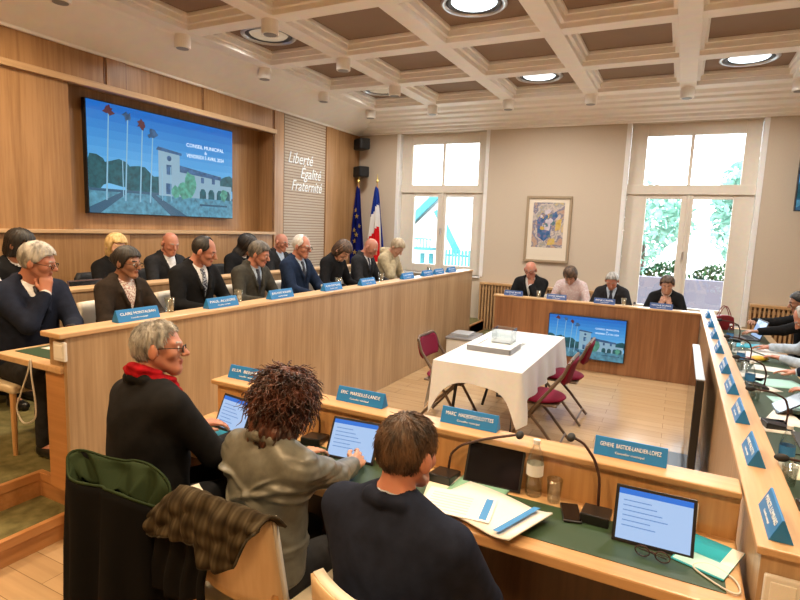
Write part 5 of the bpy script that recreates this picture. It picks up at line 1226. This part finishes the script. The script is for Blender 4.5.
for i, (x, lb) in enumerate(((-1.1, 'leafy green bush on the garden wall, left of the right window'), (-.22, 'leafy green bush in the left pane of the right window'), (.66, 'leafy green bush in the right pane of the right window'))):
    o = thing('bush', lb, 'bush', (x, 12.15, -1), 0, 'bushes on the garden wall'); leaves('foliage', 0, 0, 2.08, .42, .32, .32, 520, .06, 'leaf', o)
    MB().tube([(0, 0, 0), (.03, .03, 1), (0, 0, 2.0)], .03).build('stem', 'brown_leather', o)
for (x, y, h_, r_, lb) in ((-1.6, 26, 5.2, 2.0, 'pale green tree beyond the garden in the left pane of the right window'), (2.2, 24, 6.0, 1.3, 'pale green tree in the right pane of the right window')):
    o = thing('tree', lb, 'tree', (x, y, -1), 0, 'trees beyond the garden'); MB().tube([(0, 0, 0), (.1, 0, h_*.4), (0, 0, h_*.65)], [.2, .15, .1]).build('trunk', 'brown_leather', o); leaves('foliage', 0, 0, h_*.62, r_, r_, h_*.36, 1500, .22, 'leaf_pale', o)
o = thing('parasol', 'white garden parasol outside the right window', 'parasol', (.30, 20, -1))
MB().lathe([(.02, 2.9), (.35, 2.82), (.75, 2.5), (1.12, 1.85)], 16, cap=False).build('canopy', 'ext_white', o, smooth=True, solid=.02); MB().tube([(0, 0, 0), (0, 0, 2.9)], .03).build('pole', 'ext_white', o)

# ------------------------------------------------------------------ light, world, camera
w = bpy.data.worlds.new('World'); SC.world = w; w.use_nodes = True; nt = w.node_tree
bg = nt.nodes['Background']; sk = nt.nodes.new('ShaderNodeTexSky'); sk.sky_type = 'HOSEK_WILKIE'; sk.turbidity = 8; sk.ground_albedo = .6; sk.sun_direction = (-.3, .2, .93)
mx = nt.nodes.new('ShaderNodeMixRGB'); mx.inputs[0].default_value = .8; mx.inputs[2].default_value = (.84, .94, 1, 1)
nt.links.new(sk.outputs[0], mx.inputs[1]); nt.links.new(mx.outputs[0], bg.inputs['Color']); bg.inputs['Strength'].default_value = WORLD
def area(name, loc, rot, size, power, col, shape='DISK', sy=None, portal=False):
    l = bpy.data.lights.new(name, 'AREA'); l.energy = power; l.color = col; l.spread = R(152) if not portal else PI; l.shape = shape; l.size = size
    if sy: l.size_y = sy
    if portal: l.cycles.is_portal = True
    o = bpy.data.objects.new(name, l); COL.objects.link(o); o.location = loc; o.rotation_euler = rot; return o
for (x0, x1), zb in ((W1, W1B), (W2, W2B)):
    area('window_portal', ((x0+x1)/2, YB+.32, (zb+ZT)/2), (-PI/2, 0, 0), x1-x0, 1, (1, 1, 1), 'RECTANGLE', ZT-zb, True)
for (x, y) in LL:
    warm = (1, .66, .34) if y < 2 else ((1, .79, .54) if y < 4 else (1, .95, .88))
    area('lamp_light', (x, y, ZP-.04), (0, 0, 0), .42, LAMP*(1.25 if y < 4 else .9), warm)
cd = bpy.data.cameras.new('Camera'); cam = bpy.data.objects.new('Camera', cd); COL.objects.link(cam)
yw, pt, ro, f_ = -.467973, -.1333355, .0375383, 548.714
fw = Vector((math.sin(yw)*math.cos(pt), math.cos(yw)*math.cos(pt), math.sin(pt))); r0 = Vector((math.cos(yw), -math.sin(yw), 0)); u0 = r0.cross(fw)
r_ = r0*math.cos(ro)+u0*math.sin(ro); u_ = -r0*math.sin(ro)+u0*math.cos(ro)
cam.matrix_world = frame_mat(r_, u_, -fw, (0, 0, 1.88)); cd.sensor_width = 36; cd.lens = f_/800*36; cd.clip_start = .05; cd.clip_end = 300
SC.camera = cam
SC.view_settings.view_transform = 'Standard'; SC.view_settings.look = 'None'; SC.view_settings.exposure = EXPO; SC.view_settings.gamma = 1; SC.view_settings.use_curve_mapping = False
